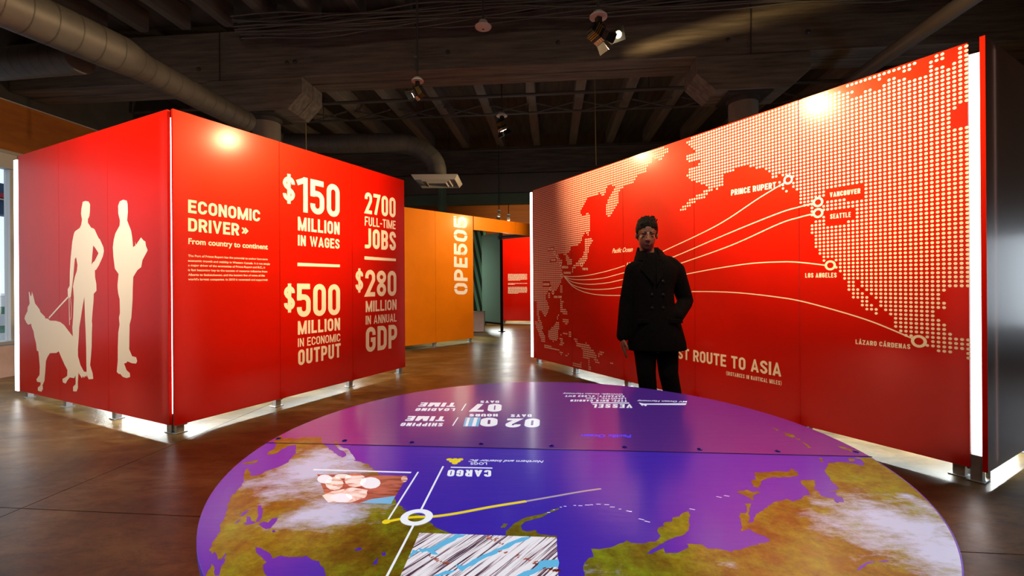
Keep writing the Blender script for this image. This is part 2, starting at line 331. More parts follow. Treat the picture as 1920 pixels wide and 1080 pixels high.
def glyph(ch, W, t):
    h = t/2; l, r, b, T_ = h, W-h, h, 1-h; m_ = .5; c = (l+r)/2; rr = min((r-l)/2, .26)
    def st(): return [(l, b+rr)]+arc(l+rr, b+rr, rr, rr, 180, 270)[1:]+arc(r-rr, b+rr, rr, rr, 270, 360)+arc(r-rr, T_-rr, rr, rr, 0, 90)+arc(l+rr, T_-rr, rr, rr, 90, 180)
    O = lambda *p, closed=False: (list(p), closed)
    Cc = [(r, .66), (r, T_-rr)]+arc(r-rr, T_-rr, rr, rr, 0, 90)+arc(l+rr, T_-rr, rr, rr, 90, 180)+[(l, b+rr)]+arc(l+rr, b+rr, rr, rr, 180, 270)+arc(r-rr, b+rr, rr, rr, 270, 360)
    def S_():
        q = (.5-b)/2; r2 = min(rr, q)
        return [(r, .70), (r, T_-rr)]+arc(r-rr, T_-rr, rr, rr, 0, 90)+arc(l+rr, T_-rr, rr, rr, 90, 180)+[(l, .70)]+[(l+(r-l)*.15, .60), (r-(r-l)*.15, .40)]+[(r, .30), (r, b+rr)]+arc(r-rr, b+rr, rr, rr, 0, -90)+arc(l+rr, b+rr, rr, rr, 270, 180)+[(l, .30)]
    def bowl(y0, y1, x0=None):
        R2 = min((y1-y0)/2, rr); return [(l, y1), (r-R2, y1)]+arc(r-R2, y1-R2, R2, R2, 90, 0)[1:]+arc(r-R2, y0+R2, R2, R2, 0, -90)+[(l, y0)]
    if ch in 'O0': return [(st(), True)]
    if ch == 'Q': return [(st(), True), O((c, .25), (r+h, 0))]
    if ch == 'C': return [(Cc+[(r, .34)], False)]
    if ch == 'G': return [(Cc+[(r, .48)], False), O((c, .48), (r+h, .48))]
    if ch == 'D': return [(bowl(b, T_), True)]
    if ch == 'P': return [O((l, 0), (l, 1)), (bowl(.44, T_), False)]
    if ch == 'R': return [O((l, 0), (l, 1)), (bowl(.46, T_), False), O((c+.02, .46), (r+h*.2, 0))]
    if ch == 'B': return [O((l, 0), (l, 1)), (bowl(.51, T_), False), (bowl(b, .51), False)]
    if ch == 'E': return [O((l, 0), (l, 1)), O((l, T_), (W, T_)), O((l, .51), (W*.9, .51)), O((l, b), (W, b))]
    if ch == 'F': return [O((l, 0), (l, 1)), O((l, T_), (W, T_)), O((l, .49), (W*.9, .49))]
    if ch == 'H': return [O((l, 0), (l, 1)), O((r, 0), (r, 1)), O((l, .5), (r, .5))]
    if ch in 'I|': return [O((h, 0), (h, 1))]
    if ch == 'J': return [([(r, 1), (r, b+rr)]+arc(r-rr, b+rr, rr, rr, 0, -90)+[(0, b)], False)]
    if ch == 'K': return [O((l, 0), (l, 1)), O((r, 1), (l, .42)), O((l+.08, .52), (r, 0))]
    if ch == 'L': return [O((l, 0), (l, 1)), O((l, b), (W, b))]
    if ch == 'M': return [O((l, 0), (l, 1)), O((r, 0), (r, 1)), O((l, 1-h*.3), (c, .08), (r, 1-h*.3))]
    if ch == 'N': return [O((l, 0), (l, 1)), O((r, 0), (r, 1)), O((l, 1-h*.4), (r, h*.4))]
    if ch == 'S': return [(S_(), False)]
    if ch == '$': return [(S_(), False), O((c, -.11), (c, 1.11))]
    if ch == 'T': return [O((0, T_), (W, T_)), O((c, 0), (c, 1))]
    if ch == 'U': return [([(l, 1), (l, b+rr)]+arc(l+rr, b+rr, rr, rr, 180, 270)+arc(r-rr, b+rr, rr, rr, 270, 360)+[(r, 1)], False)]
    if ch == 'V': return [O((l*.9, 1), (c, .03), (W-l*.9, 1))]
    if ch == 'W': return [O((l*.8, 1), (l+(c-l)*.5, .04), (c, .92), (r-(r-c)*.5, .04), (W-l*.8, 1))]
    if ch == 'X': return [O((l, 0), (r, 1)), O((l, 1), (r, 0))]
    if ch == 'Y': return [O((l, 1), (c, .42), (r, 1)), O((c, 0), (c, .45))]
    if ch == 'Z': return [O((0, T_), (r-.01, T_), (l+.01, b), (W, b))]
    if ch == 'A': return [O((l*.9, 0), (c, .97), (W-l*.9, 0)), O((l+(c-l)*.3, .27), (r-(r-c)*.3, .27))]
    if ch == 'Á': return glyph('A', W, t)+[O((c-.02, 1.06), (c+.1, 1.24))]
    if ch == '1': return [O((W-h, 0), (W-h, 1)), O((0, .80), (W-h, .93))]
    if ch == '2': return [([(l, .68), (l, T_-rr)]+arc(l+rr, T_-rr, rr, rr, 180, 90)+arc(r-rr, T_-rr, rr, rr, 90, 0)+[(r, .62), (l+.01, b), (W, b)], False)]
    if ch == '3': return [([(l, .72), (l, T_-rr)]+arc(l+rr, T_-rr, rr, rr, 180, 90)+arc(r-rr, T_-rr, rr, rr, 90, 0)+[(r, .62), (c, .52)], False), ([(c, .52), (r, .42), (r, b+rr)]+arc(r-rr, b+rr, rr, rr, 0, -90)+arc(l+rr, b+rr, rr, rr, 270, 180)+[(l, .28)], False)]
    if ch == '4': return [O((r-.06, 0), (r-.06, 1)), O((r-.06, .96), (l, .27), (W, .27))]
    r5 = rr; rr = min(rr, (.60-b)/2-.002) if ch in '569' else rr
    if ch == '5': return [O((W*.95, T_), (l, T_), (l, .50)), ([(l, .60), (r-rr, .60)]+arc(r-rr, .60-rr, rr, rr, 90, 0)[1:]+arc(r-rr, b+rr, rr, rr, 0, -90)+arc(l+rr, b+rr, rr, rr, 270, 180)+[(l, .30)], False)]
    if ch in '69':
        a = [([(l, .30)]+[(l, .38)]+[(r-rr, .60)]+arc(r-rr, .60-rr, rr, rr, 90, 0)+arc(r-rr, b+rr, rr, rr, 0, -90)+arc(l+rr, b+rr, rr, rr, 270, 180)+[(l, T_-r5)]+arc(l+r5, T_-r5, r5, r5, 180, 90)+arc(r-r5, T_-r5, r5, r5, 90, 0)+[(r, .72)], False)]
        if ch == '9': a = [([(W-x, 1-y) for x, y in p], c_) for p, c_ in a]
        return a
    if ch == '7': return [O((0, T_), (r, T_), (l+W*.12, 0))]
    if ch == '8':
        r2 = min(rr, .22); up = arc(c, .75-.01, r-c, .25-h, 0, 360, 20)[:-1]; dn = arc(c, .26, r-c, .26-h, 0, 360, 20)[:-1]; return [(up, True), (dn, True)]
    if ch == '-': return [O((0, .42), (W, .42))]
    if ch == '.': return [O((h, 0), (h, t))]
    if ch == ':': return [O((h, .05), (h, .05+t)), O((h, .5), (h, .5+t))]
    if ch == ',': return [O((h, t), (h*.5, -.12))]
    if ch == '(': return [([(W, 1.1)]+[(0+h, .8), (h, .2), (W, -.1)], False)]
    if ch == ')': return [([(0, 1.1), (W-h, .8), (W-h, .2), (0, -.1)], False)]
    if ch == '»': return [O((l, .85), (c-.02, .5), (l, .15)), O((c, .85), (r, .5), (c, .15))]
    return []
def frame_map(surf, p0, p1, p2):
    a0, a1, a2 = [np.array(surf.px(p)) for p in (p0, p1, p2)]; ex = a1-a0; ey = a2-a0
    return a0, ex, ey
def lettering(surf, txt, p0, p1, p2, parent, material, t=.18, gap=.11, off=.0012, name='lettering'):
    a0, ex, ey = frame_map(surf, p0, p1, p2); H = np.linalg.norm(ey); Wt = np.linalg.norm(ex)/H
    fixed = 0; rel = 0
    for ch in txt:
        k = RELW.get(ch, 1.0); rel += k
        if k == 0: fixed += t
    fixed += gap*(len(txt)-1); k = (Wt-fixed)/max(rel, 1e-6)
    if k < .3: gap = gap*.5; fixed = sum(t for ch in txt if RELW.get(ch, 1.) == 0)+gap*(len(txt)-1); k = (Wt-fixed)/rel
    polys = []; offs = []; x = 0; ux = ex/np.linalg.norm(ex)*H; uy = ey
    for ch in txt:
        rw = RELW.get(ch, 1.0); W = rw*k if rw > 0 else t; tt = min(t, max(W*.42, t*.6)) if rw else t
        for gi, (path, closed) in enumerate(glyph(ch, W, tt)):
            for q in stroke(path, tt, closed):
                if ch not in '$(),Á': q = clip_half(clip_half(q, (0, 0), (0, 1)), (0, 1), (0, -1))
                if len(q) > 2: polys.append([tuple(a0+ux*(x+px_)+uy*py_) for px_, py_ in q]); offs.append(off+gi*5e-5+(1.2e-5 if len(polys) % 2 else 0))
        x += W+gap
    return flat(name, polys, surf, offs, material, parent)
_fc = {}
def lowercase(surf, txt, p0, p1, p2, parent, material, bold=.02, off=.0012, name='lettering', shear=0):
    cu_ = bpy.data.curves.new('t', 'FONT'); cu_.body = txt; cu_.offset = bold; cu_.resolution_u = 3; cu_.shear = shear
    ob = bpy.data.objects.new('t', cu_); C.objects.link(ob); dg = bpy.context.evaluated_depsgraph_get(); me = ob.evaluated_get(dg).to_mesh()
    V = np.array([v.co[:2] for v in me.vertices]); fs = [tuple(p.vertices) for p in me.polygons]; ob.evaluated_get(dg).to_mesh_clear()
    bpy.data.objects.remove(ob); bpy.data.curves.remove(cu_)
    a0, ex, ey = frame_map(surf, p0, p1, p2); V[:, 0] = (V[:, 0]-V[:, 0].min())/(V[:, 0].max()-V[:, 0].min()); V[:, 1] = V[:, 1]/.70
    P = a0+V[:, :1]*ex+V[:, 1:]*ey
    me = bpy.data.meshes.new(name); me.from_pydata([surf.loc(p[0], p[1], off) for p in P], [], fs); me.update(); me.materials.append(material)
    o = bpy.data.objects.new(name, me); C.objects.link(o); o.parent = parent; return o
def pinpoly(P, poly):
    x, y = P[:, 0], P[:, 1]; ins = np.zeros(len(P), bool); n = len(poly); j = n-1
    for i in range(n):
        xi, yi = poly[i]; xj, yj = poly[j]
        if yi != yj:
            c = ((yi > y) != (yj > y)) & (x < (xj-xi)*(y-yi)/(yj-yi)+xi); ins ^= c
        j = i
    return ins

# ------------------------------------------------------------------ free-standing display walls
PT = .022; Z0, Z1 = .075, 2.515
def display_wall(name, label, cat, p0, p1, nsheet, material, z0=Z0, z1=Z1, legs=None, group=None):
    d = Vector((p1[0]-p0[0], p1[1]-p0[1], 0)); Lw = d.length; rz = math.atan2(d.y, d.x); t = thing(name, label, cat, (p0[0], p0[1], 0), rz, group)
    ws = Lw/nsheet
    for i in range(nsheet):
        MB().box(((i+.5)*ws, PT/2, (z0+z1)/2), (ws-.0035, PT, z1-z0)).build('sheet', material, t, .0008)
    if legs is None: legs = [.06]+[ws*i for i in range(1, nsheet)]+[Lw-.06]
    for x_ in legs:
        lg = MB(); lg.box((x_, PT+.035, .075), (.055, .05, .15)).box((x_+.045, PT+.03, .10), (.03, .004, .10)).box((x_, PT+.035, .004), (.09, .08, .008))
        lg.build('leg', M_galv, t, .002)
    u = d.normalized(); s = Surf((p0[0], p0[1], 0), u, (0, 0, 1), lambda a, b_, off: (a, -off, b_)); s.length = Lw
    return t, s
A0, A1 = (-5.129, 4.714), (-2.652, 3.498); B0, B1 = (-2.600, 3.482), (-1.402, 5.933)
C0, C1 = (.305, 6.626), (2.625, 2.602); D0 = (2.646, 2.526)
wA, sA = display_wall('display_wall', 'red display wall with white silhouettes of two people and a dog', 'display wall', A0, A1, 3, M_red)
wB, sB = display_wall('display_wall', 'red display wall headed ECONOMIC DRIVER with large cream money figures', 'display wall', B0, B1, 3, M_red)
wC, sC = display_wall('display_wall', 'long red display wall with dotted world map and shipping routes', 'display wall', C0, C1, 5, M_red)
dd = Vector((C1[1]-C0[1], -(C1[0]-C0[0]), 0)).normalized(); dd = Vector((.866, .5, 0))
wD, sD = display_wall('display_wall', 'dark shadowed end wall at the right edge of the picture', 'display wall', D0, (D0[0]+dd.x*2.79, D0[1]+dd.y*2.79), 3, M_red_shaded)
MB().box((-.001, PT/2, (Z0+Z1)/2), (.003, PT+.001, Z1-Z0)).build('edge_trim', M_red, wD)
# backs that close the light boxes (unprinted sheets seen only as slots)
e_n = Vector((dd.x, dd.y, 0))
def strip(parent, c, d, nm='light_tube'): return MB().box(c, d).build(nm, M_tube, parent, .002)
strip(wA, (-.078, .008, (Z0+Z1)/2-.02), (.07, .016, Z1-Z0-.02))
M_tube2 = mat('bright_tube', (.9, .9, .9), .5, emit=(.95, 1, 1), estr=9.0)
for w_, u_ in ((wA, .05), (wA, 2.70), (wB, .06), (wB, sB.length-.03), (wC, .05), (wC, sC.length-.05)): MB().tube([(u_, .10, .15), (u_, .10, 2.42)], .012, 8).build('fluorescent_tube', M_tube2, w_)
strip(wC, (-.042, .01, (Z0+Z1)/2-.01), (.05, .02, Z1-Z0-.02))
# corner light boards standing behind the open corners
def corner_board(label, p, ang, wd):
    t = thing('light_board', label, 'light', (p[0], p[1], 0), ang)
    MB().box((0, 0, 1.295), (wd, .02, 2.37)).build('diffuser', M_tube, t); MB().box((0, .02, 1.295), (wd, .018, 2.37)).build('backing', M_galv, t)
    for x_ in (-.3*wd, .3*wd): MB().box((x_, .02, .06), (.02, .02, .12)).build('foot', M_galv, t)
corner_board('white light board glowing in the corner between the silhouette wall and the text wall', (-2.700, 3.578), R(37), .05)
corner_board('broad white light board glowing between the map wall and the end wall', (2.732, 2.66), R(-45.7), .125)
# lamps standing inside the light boxes, low behind the sheets
def inner_lamps(p0, p1, dist, power, h_=.42, inset=.35, parts=1):
    u = (Vector((*p1, 0))-Vector((*p0, 0))).normalized(); n_in = Vector((-u.y, u.x, 0)); Ln = (Vector((*p1, 0))-Vector((*p0, 0))).length
    c = Vector((*p0, 0))+u*Ln/2+n_in*dist+Vector((0, 0, h_))
    o = area('light_box_or_fill_lamp', c, c+Vector((0, 0, -1)), Ln-inset, .05, power, (.93, 1, .97)); o.rotation_euler = (0, 0, math.atan2(u.y, u.x)); return o
inner_lamps(A0, A1, .62, 34); inner_lamps(B0, B1, .62, 34); inner_lamps(C0, C1, .62, 62)
inner_lamps(D0, (D0[0]+dd.x*2.79, D0[1]+dd.y*2.79), .45, 60, .75)

# --- wall A: silhouettes
S1 = cropf(110, 360, 5.4); S2 = cropf(110, 540, 5.4); S3 = cropf(30, 540, 5.4)
p1 = [S1(*p) for p in [(245,100),(275,90),(305,98),(320,125),(318,200),(312,245),(298,275),(297,310),(330,360),(350,368),(365,378),(375,400),(405,465),(420,480),(455,560),(460,600),(450,650),(410,740),(380,790),(368,790),(370,860),(383,930),(385,1000),(357,1030)]]
p1 += [S2(*p) for p in [(355,130),(345,240),(338,340),(342,370),(338,450),(335,600),(328,700),(320,780),(345,860),(352,920),(305,925),(285,880),(282,780),(280,600),(275,450),(268,300),(262,90),(245,180),(225,310),(210,400),(205,500),(195,640),(197,720),(190,760),(150,700),(145,490),(140,400),(148,300),(155,100),(148,0)]]
p1 += [S1(*p) for p in [(145,960),(150,930),(165,860),(185,800),(192,740),(178,660),(165,680),(150,850),(135,980),(125,1060),(105,1075),(95,1050),(93,985),(112,950),(115,800),(122,680),(140,500),(155,425),(165,400),(215,365),(230,330),(238,280),(228,220),(232,170)]]
hole = [S1(*p) for p in [(352,542),(378,575),(405,620),(365,700),(350,710),(335,735),(342,640)]]
p2 = [S1(*p) for p in [(620,95),(655,78),(690,88),(700,120),(702,200),(695,290),(715,340),(735,390),(745,450),(755,560),(765,550),(778,545),(775,500),(785,535),(835,460),(860,490),(880,500),(885,545),(903,590),(850,690),(838,760),(800,790),(757,860)]]
p2 += [S2(*p) for p in [(752,0),(750,120),(738,300),(720,370),(718,500),(716,620),(745,690),(785,700),(797,740),(785,765),(745,762),(695,742),(690,755),(665,765),(690,835),(722,860),(725,900),(690,912),(650,900),(625,870),(610,870),(590,850),(600,730),(600,600),(605,450),(618,370),(612,300),(622,250),(618,110),(605,60),(598,0)]]
p2 += [S1(*p) for p in [(597,940),(608,830),(570,775),(555,650),(550,560),(560,480),(575,420),(618,340),(622,290),(605,220),(603,140)]]
dog = [S3(*p) for p in [(130,40),(140,40),(150,85),(158,75),(163,38),(175,70),(195,155),(240,215),(250,245),(295,290),(298,308),(325,310),(345,330),(400,332),(450,345),(490,375),(530,430),(578,490),(600,560),(630,640),(630,690),(655,780),(690,845),(720,850),(715,900),(700,890),(692,912),(680,892),(668,915),(655,890),(635,860),(628,960),(630,1010),(615,1048),(580,1045),(580,1000),(605,975),(605,885),(590,912),(545,905),(520,940),(505,968),(475,955),(472,920),(500,905),(520,890),(522,830),(495,780),(460,700),(435,640),(410,658),(345,660),(320,700),(305,740),(298,850),(290,940),(270,985),(275,1020),(260,1050),(225,1040),(222,1010),(250,985),(252,955),(215,950),(208,925),(240,880),(243,800),(235,700),(228,640),(213,635),(205,560),(188,495),(180,440),(160,390),(155,362),(125,372),(110,355),(88,310),(95,280),(118,235),(120,195),(140,160),(135,90)]]
o = flat('silhouette', [[sA.px(p) for p in p1]], sA, .0010, M_white_print, wA, {0: [sA.px(p) for p in hole]}); o['label'] = 'white silhouette of a person holding a leash'
o = flat('silhouette', [[sA.px(p) for p in p2]], sA, .0010, M_white_print, wA); o['label'] = 'white silhouette of a person carrying a clipboard'
o = flat('silhouette', [[sA.px(p) for p in dog]], sA, .0014, M_white_print, wA); o['label'] = 'white silhouette of a dog'
lq = []
for pth, t_ in (([(530, 92), (430, 200), (335, 305)], 16), ([(540, 95), (542, 250), (545, 375)], 12), ([(553, 95), (563, 200), (560, 290), (553, 320)], 8)):
    P = [sA.px(S3(*p)) for p in pth]; lq += stroke(P, t_*.0011)
flat('leash', lq, sA, .0016, M_white_print, wA)

# --- wall B: text
Z3 = cropf(320, 200, 3.6); Z4 = cropf(320, 500, 3.6); K6 = cropf(340, 360, 6)
def LB(f, txt, a, b_, c, t=.18, gap=.11): lettering(sB, txt, f(*a), f(*b_), f(*c), wB, M_cream, t, gap)
LB(K6, 'ECONOMIC', (75, 233), (885, 335), (75, 83), .205, .10); LB(K6, 'DRIVER', (75, 440), (650, 492), (75, 290), .205, .10)
LB(K6, '»', (675, 478), (752, 486), (675, 385), .2)
lowercase(sB, 'From country to continent', K6(78, 583), K6(972, 645), K6(78, 518), wB, M_cream, .025)
for txt, yl, xr, yr in (('The Port of Prince Rupert has the potential to anchor long-term', 728, 970, 768), ('economic growth and stability in Western Canada. It is not simply', 783, 998, 820),
                        ('a major driver of the economies of Prince Rupert and B.C., it', 835, 942, 860), ('is fast becoming key to the success of resource industries from', 888, 965, 905),
                        ('Alberta to Saskatchewan, and the bottom line of some of the', 942, 937, 950), ("world's largest companies. In 2010 it generated and supported:", 993, 972, 998)):
    lowercase(sB, txt, K6(75, yl), K6(xr, yr), K6(75, yl-25), wB, M_cream, .018)
LB(Z3, '$', (757, 632), (838, 642), (757, 465), .16); LB(Z3, '150', (852, 706), (1140, 750), (852, 465), .165, .09)
LB(Z3, 'MILLION', (858, 835), (1140, 865), (858, 742), .19); LB(Z3, 'IN WAGES', (858, 937), (1140, 960), (858, 865), .19)
LB(Z3, '2700', (1310, 720), (1518, 750), (1310, 575), .17, .09); LB(Z3, 'FULL-TIME', (1310, 802), (1518, 828), (1310, 740), .15); LB(Z3, 'JOBS', (1310, 955), (1520, 972), (1310, 818), .19)
LB(Z4, '$', (765, 295), (838, 290), (765, 132), .16); LB(Z4, '500', (852, 342), (1143, 325), (852, 114), .165, .09)
LB(Z4, 'MILLION', (858, 460), (1143, 428), (858, 368), .19); LB(Z4, 'IN ECONOMIC', (858, 543), (1145, 503), (858, 485), .15); LB(Z4, 'OUTPUT', (860, 668), (1147, 610), (860, 563), .18)
LB(Z4, '$', (1248, 162), (1298, 158), (1248, 27), .15); LB(Z4, '280', (1313, 203), (1523, 197), (1313, 20), .165, .09)
LB(Z4, 'MILLION', (1316, 308), (1524, 290), (1316, 232), .18); LB(Z4, 'IN ANNUAL', (1316, 392), (1525, 370), (1316, 332), .15); LB(Z4, 'GDP', (1317, 580), (1528, 545), (1317, 410), .18)
flat('rule', [[sB.px(Z3(*p)) for p in [(855, 1053), (1142, 1066), (1142, 1084), (855, 1076)]], [sB.px(Z3(*p)) for p in [(1308, 1010), (1520, 1026), (1520, 1043), (1308, 1032)]]], sB, .0012, M_cream, wB)

# --- wall C: dotted map, rings, routes, labels
k1 = cropf(990, 270, 5.4); k2 = cropf(990, 450, 4.32); k3 = cropf(1120, 260, 6.75); k4 = cropf(1240, 200, 3.856); z3 = cropf(1500, 60, 3.6); z4 = cropf(1500, 340, 3); k6 = cropf(1500, 480, 4.909); k5 = cropf(1260, 460, 5.4)
asia = [(992, 340), (1229, 262)]+[k3(*p) for p in [(770,90),(905,125),(905,150),(870,190),(820,268),(790,280),(735,262),(700,250),(690,300),(640,330),(630,422),(595,430),(548,445),(490,492),(445,562),(410,575),(350,588),(310,628),(270,668),(275,780),(255,842),(212,908),(170,975),(148,1005),(118,950),(118,825),(138,765),(175,705),(210,635),(235,600),(200,597),(150,580),(130,615),(100,680),(92,718),(45,725)]]
asia += [k1(*p) for p in [(740,525),(722,500),(700,512),(660,528),(608,548),(582,582),(556,642),(518,690),(540,718),(580,722),(592,740),(588,870),(552,952),(522,1012),(485,1032),(440,1040)]]
asia += [k2(*p) for p in [(350,60),(345,90),(312,108),(325,130),(352,160),(352,195),(325,205),(308,160),(302,118),(250,110),(245,140),(278,160),(272,200),(274,240),(284,290),(272,330),(252,370),(228,408),(190,412),(165,412),(142,450),(152,490),(172,550),(162,590),(137,628),(113,582),(90,572),(88,600),(104,650),(124,722),(100,715),(82,650),(72,590),(72,500),(48,490),(40,490)]]
pol = [asia]
def K2(*ps): pol.append([k2(*p) for p in ps])
pol.append([k1(*p) for p in [(592,690),(620,700),(632,850),(608,925),(594,920)]])
K2((50,650),(66,652),(98,690),(122,745),(142,790),(138,832),(112,830),(92,770),(66,710)); K2((130,842),(168,845),(205,876),(255,892),(255,905),(190,893),(130,866))
K2((232,658),(255,675),(246,740),(240,812),(200,822),(168,795),(162,735),(195,710)); K2((162,428),(182,428),(178,468),(164,468)); K2((262,370),(278,372),(276,425),(264,425))
K2((264,478),(286,490),(280,545),(318,575),(318,602),(290,612),(264,575)); K2((282,638),(328,636),(328,670),(315,695),(300,672),(278,662)); K2((260,598),(240,640),(230,635),(250,600))
K2((262,758),(320,745),(318,762),(264,772)); K2((248,800),(290,790),(278,815),(292,832),(272,862),(254,860),(262,818)); K2((335,738),(350,740),(345,795),(328,775)); K2((318,828),(338,828),(338,840),(318,840))
K2((258,898),(292,900),(285,912),(272,940),(262,936)); K2((296,940),(340,908),(342,916),(305,948)); K2((368,786),(398,792),(402,838),(474,834),(508,868),(552,925),(564,970),(590,1008),(560,1005),(530,965),(505,955),(480,975),(446,948),(448,905),(436,872),(403,870),(378,820))
K2((562,912),(612,898),(610,928),(570,942)); K2((366,984),(434,996),(434,1034),(360,1028)); K2((486,965),(500,968),(510,1060),(488,1058)); K2((662,982),(690,985),(688,1000),(662,998))
pol.append([k1(*p) for p in [(580,955),(652,960),(645,998),(618,1045),(572,1030)]]); K2((468,0),(522,5),(498,58),(492,92),(478,152),(452,194),(402,210),(370,232),(372,268),(354,264),(356,215),(412,165),(452,118),(458,60))
na = [(1301,250)]+[k4(*p) for p in [(230,205),(180,268),(220,308),(268,322),(245,338),(212,338),(166,375),(205,414),(278,388),(285,402),(268,422),(218,434),(182,490),(187,516),(240,545),(310,568),(342,578),(322,598),(288,620),(238,650),(202,676),(168,706),(134,745),(145,762),(195,728),(235,704),(268,673),(318,668),(322,638),(352,614),(376,592),(402,608),(430,580),(450,556),(448,520),(432,508),(460,494),(505,482),(530,444),(580,444),(620,430),(660,444),(738,450),(785,490),(803,528),(838,520),(858,494),(880,510),(905,545),(945,595),(990,614),(1000,704),(1062,724),(1084,800),(1110,805),(1110,845),(1080,850),(1080,920),(1108,934),(1110,1022),(1138,1034),(1142,1072)]]
na += [z4(*p) for p in [(108,412),(130,452),(190,490),(222,512)]]
na += [k6(*p) for p in [(398,212),(440,280),(480,385),(562,390),(562,452),(600,492),(690,530),(720,532),(720,480),(672,435),(628,400),(588,325),(545,295),(505,285),(508,225),(515,190),(520,210),(560,245),(560,285),(605,320),(645,355),(690,395),(735,465),(780,500),(820,540),(868,560),(868,650),(915,695),(965,730),(1060,745),(1160,830),(1240,835),(1260,878),(1400,890),(1405,850),(1510,855),(1520,940),(1580,950),(1580,745),(1420,742),(1400,695),(1345,650),(1292,568),(1240,555),(1240,485),(1348,485),(1348,412),(1292,408),(1292,328),(1345,328),(1350,285),(1590,288)]]
na += [z3(*p) for p in [(1160,620),(1025,640),(1018,560),(1055,520),(1110,480),(1150,440),(1160,40),(1130,65),(1028,100),(1065,125),(1070,180),(1035,188),(1015,228),(985,235),(968,212),(875,235),(850,280),(735,312),(715,295),(690,300),(655,320),(645,290),(600,305),(560,345),(545,378),(505,392),(480,370),(436,380),(420,428),(345,435),(365,385),(290,400),(225,398),(0,465)]]
pol.append(na)
pol.append([z3(*p) for p in [(280,368),(560,265),(795,180),(790,210),(755,250),(665,275),(575,278),(550,345),(525,345),(530,300),(385,368)]]); pol.append([z3(*p) for p in [(835,200),(905,175),(912,140),(940,138),(978,158),(975,178),(930,190),(850,218)]])
pol.append([k4(*p) for p in [(845,548),(885,545),(892,600),(918,612),(912,628),(875,612),(845,575)]])
excl = [[z4(*p) for p in q] for q in ([(142,52),(360,12),(366,92),(150,112)], [(146,168),(312,148),(315,222),(150,242)])]+[[k2(*p) for p in q] for q in ([(158,58),(212,54),(214,86),(158,92)], [(176,148),(228,144),(232,174),(178,178)], [(116,342),(180,340),(184,374),(118,378)], [(268,204),(330,200),(330,236),(268,238)])]
uvp = [[sC.px(p) for p in q] for q in pol]; uve = [[sC.px(p) for p in q] for q in excl]
rings = [(1478, 337, .036), (1534, 379, .036), (1534, 399.5, .036), (1557, 497.5, .036), (1723, 640, .039)]+[(x_, y_, .026) for x_, y_ in [(1040.5, 473.6), (1045, 480.6), (1051, 495), (1054, 516.4), (1090.7, 496), (1033, 541.4), (1037, 548.4)]]
PIT = .0260; us = np.arange(sC.length-.006, .012, -PIT); vs_ = np.arange(Z1-.018, Z0+.01, -PIT); G = np.array([(u, v) for u in us for v in vs_])
keep = np.zeros(len(G), bool)
for q in uvp: keep |= pinpoly(G, q)
for q in uve: keep &= ~pinpoly(G, q)
for x_, y_, r_ in rings:
    c = sC.px((x_, y_)); keep &= np.hypot(G[:, 0]-c[0], G[:, 1]-c[1]) > r_+.004
G = G[keep]; flat.convex = True; dr = .0090
flat('dot_map', [[(u+dr*math.cos(R(a)), v+dr*math.sin(R(a))) for a in range(0, 360, 36)] for u, v in G], sC, .0010, M_cream, wC)
flat.convex = False
rq = []
for x_, y_, r_ in rings:
    c = sC.px((x_, y_)); rm = r_*.79; rq += stroke([(c[0]+rm*math.cos(R(a)), c[1]+rm*math.sin(R(a))) for a in range(0, 360, 15)], r_*.42, True)
flat('port_rings', rq, sC, .0018, M_cream, wC)
def smooth_path(P, n=8):
    P = [np.array(p) for p in P]; out = []
    for i in range(len(P)-1):
        p0_, p1_, p2_, p3_ = P[max(i-1, 0)], P[i], P[i+1], P[min(i+2, len(P)-1)]
        for k in range(n):
            t_ = k/n; out.append(tuple(.5*((2*p1_)+(-p0_+p2_)*t_+(2*p0_-5*p1_+4*p2_-p3_)*t_**2+(-p0_+3*p1_-3*p2_+p3_)*t_**3)))
    return out+[tuple(P[-1])]
routes = [[(1057,517.6),(1078,518.5),(1101,516.4),(1129,510.6),(1152,504.4),(1171.7,498)], [(1192,491),(1220,481),(1246.5,469.7),(1343.7,423),(1421.5,372.5),(1471,342.6)],
          [(1057,517.6),(1071,523),(1094,524.5),(1129,521.8),(1163.6,513),(1186.8,507),(1230,493),(1270,478.8),(1369.7,436),(1460,399.7),(1499,388),(1527,380.5)],
          [(1057,517.6),(1071,527.5),(1089.5,532),(1110,533),(1140.5,530),(1166,524.5),(1188,520.6),(1230,509),(1278.5,493),(1371,460),(1460,420),(1499,407.5),(1527,400.5)],
          [(1057,517.6),(1071,532),(1087,539),(1110,542.6),(1138,542),(1163.6,538.4),(1185.6,535),(1230,526),(1284,514.6),(1343,503.5),(1408,494),(1463.7,491),(1500.7,492),(1549,497.5)],
          [(1057,517.6),(1064,526.4),(1075.6,538),(1094,547),(1119.6,552.5),(1152,554),(1182,553),(1230,550),(1272,548)], [(1297,546.7),(1343,547),(1389.6,549.4),(1445,555.4),(1500.7,564.3),(1581.5,586),(1642.6,606),(1714,636)]]
for rt in routes: flat('route_line', stroke(smooth_path([sC.px(p) for p in rt]), .0085), sC, .0014, M_cream, wC)
def LC(f, txt, a, b_, c, t=.18, gap=.12): lettering(sC, txt, f(*a), f(*b_), f(*c), wC, M_cream, t, gap)
LC(k4, 'PRINCE RUPERT', (505, 643), (830, 588), (505, 602), .2); LC(z4, 'VANCOUVER', (168, 90), (340, 67), (168, 63), .2); LC(z4, 'SEATTLE', (170, 212), (286, 200), (170, 185), .2)
LC(z4, 'LOS ANGELES', (30, 542), (207, 541), (30, 516), .2); LC(k6, 'LÁZARO CÁRDENAS', (512, 810), (1017, 858), (512, 768), .2)
W5 = cropf(1160, 640, 5.647)
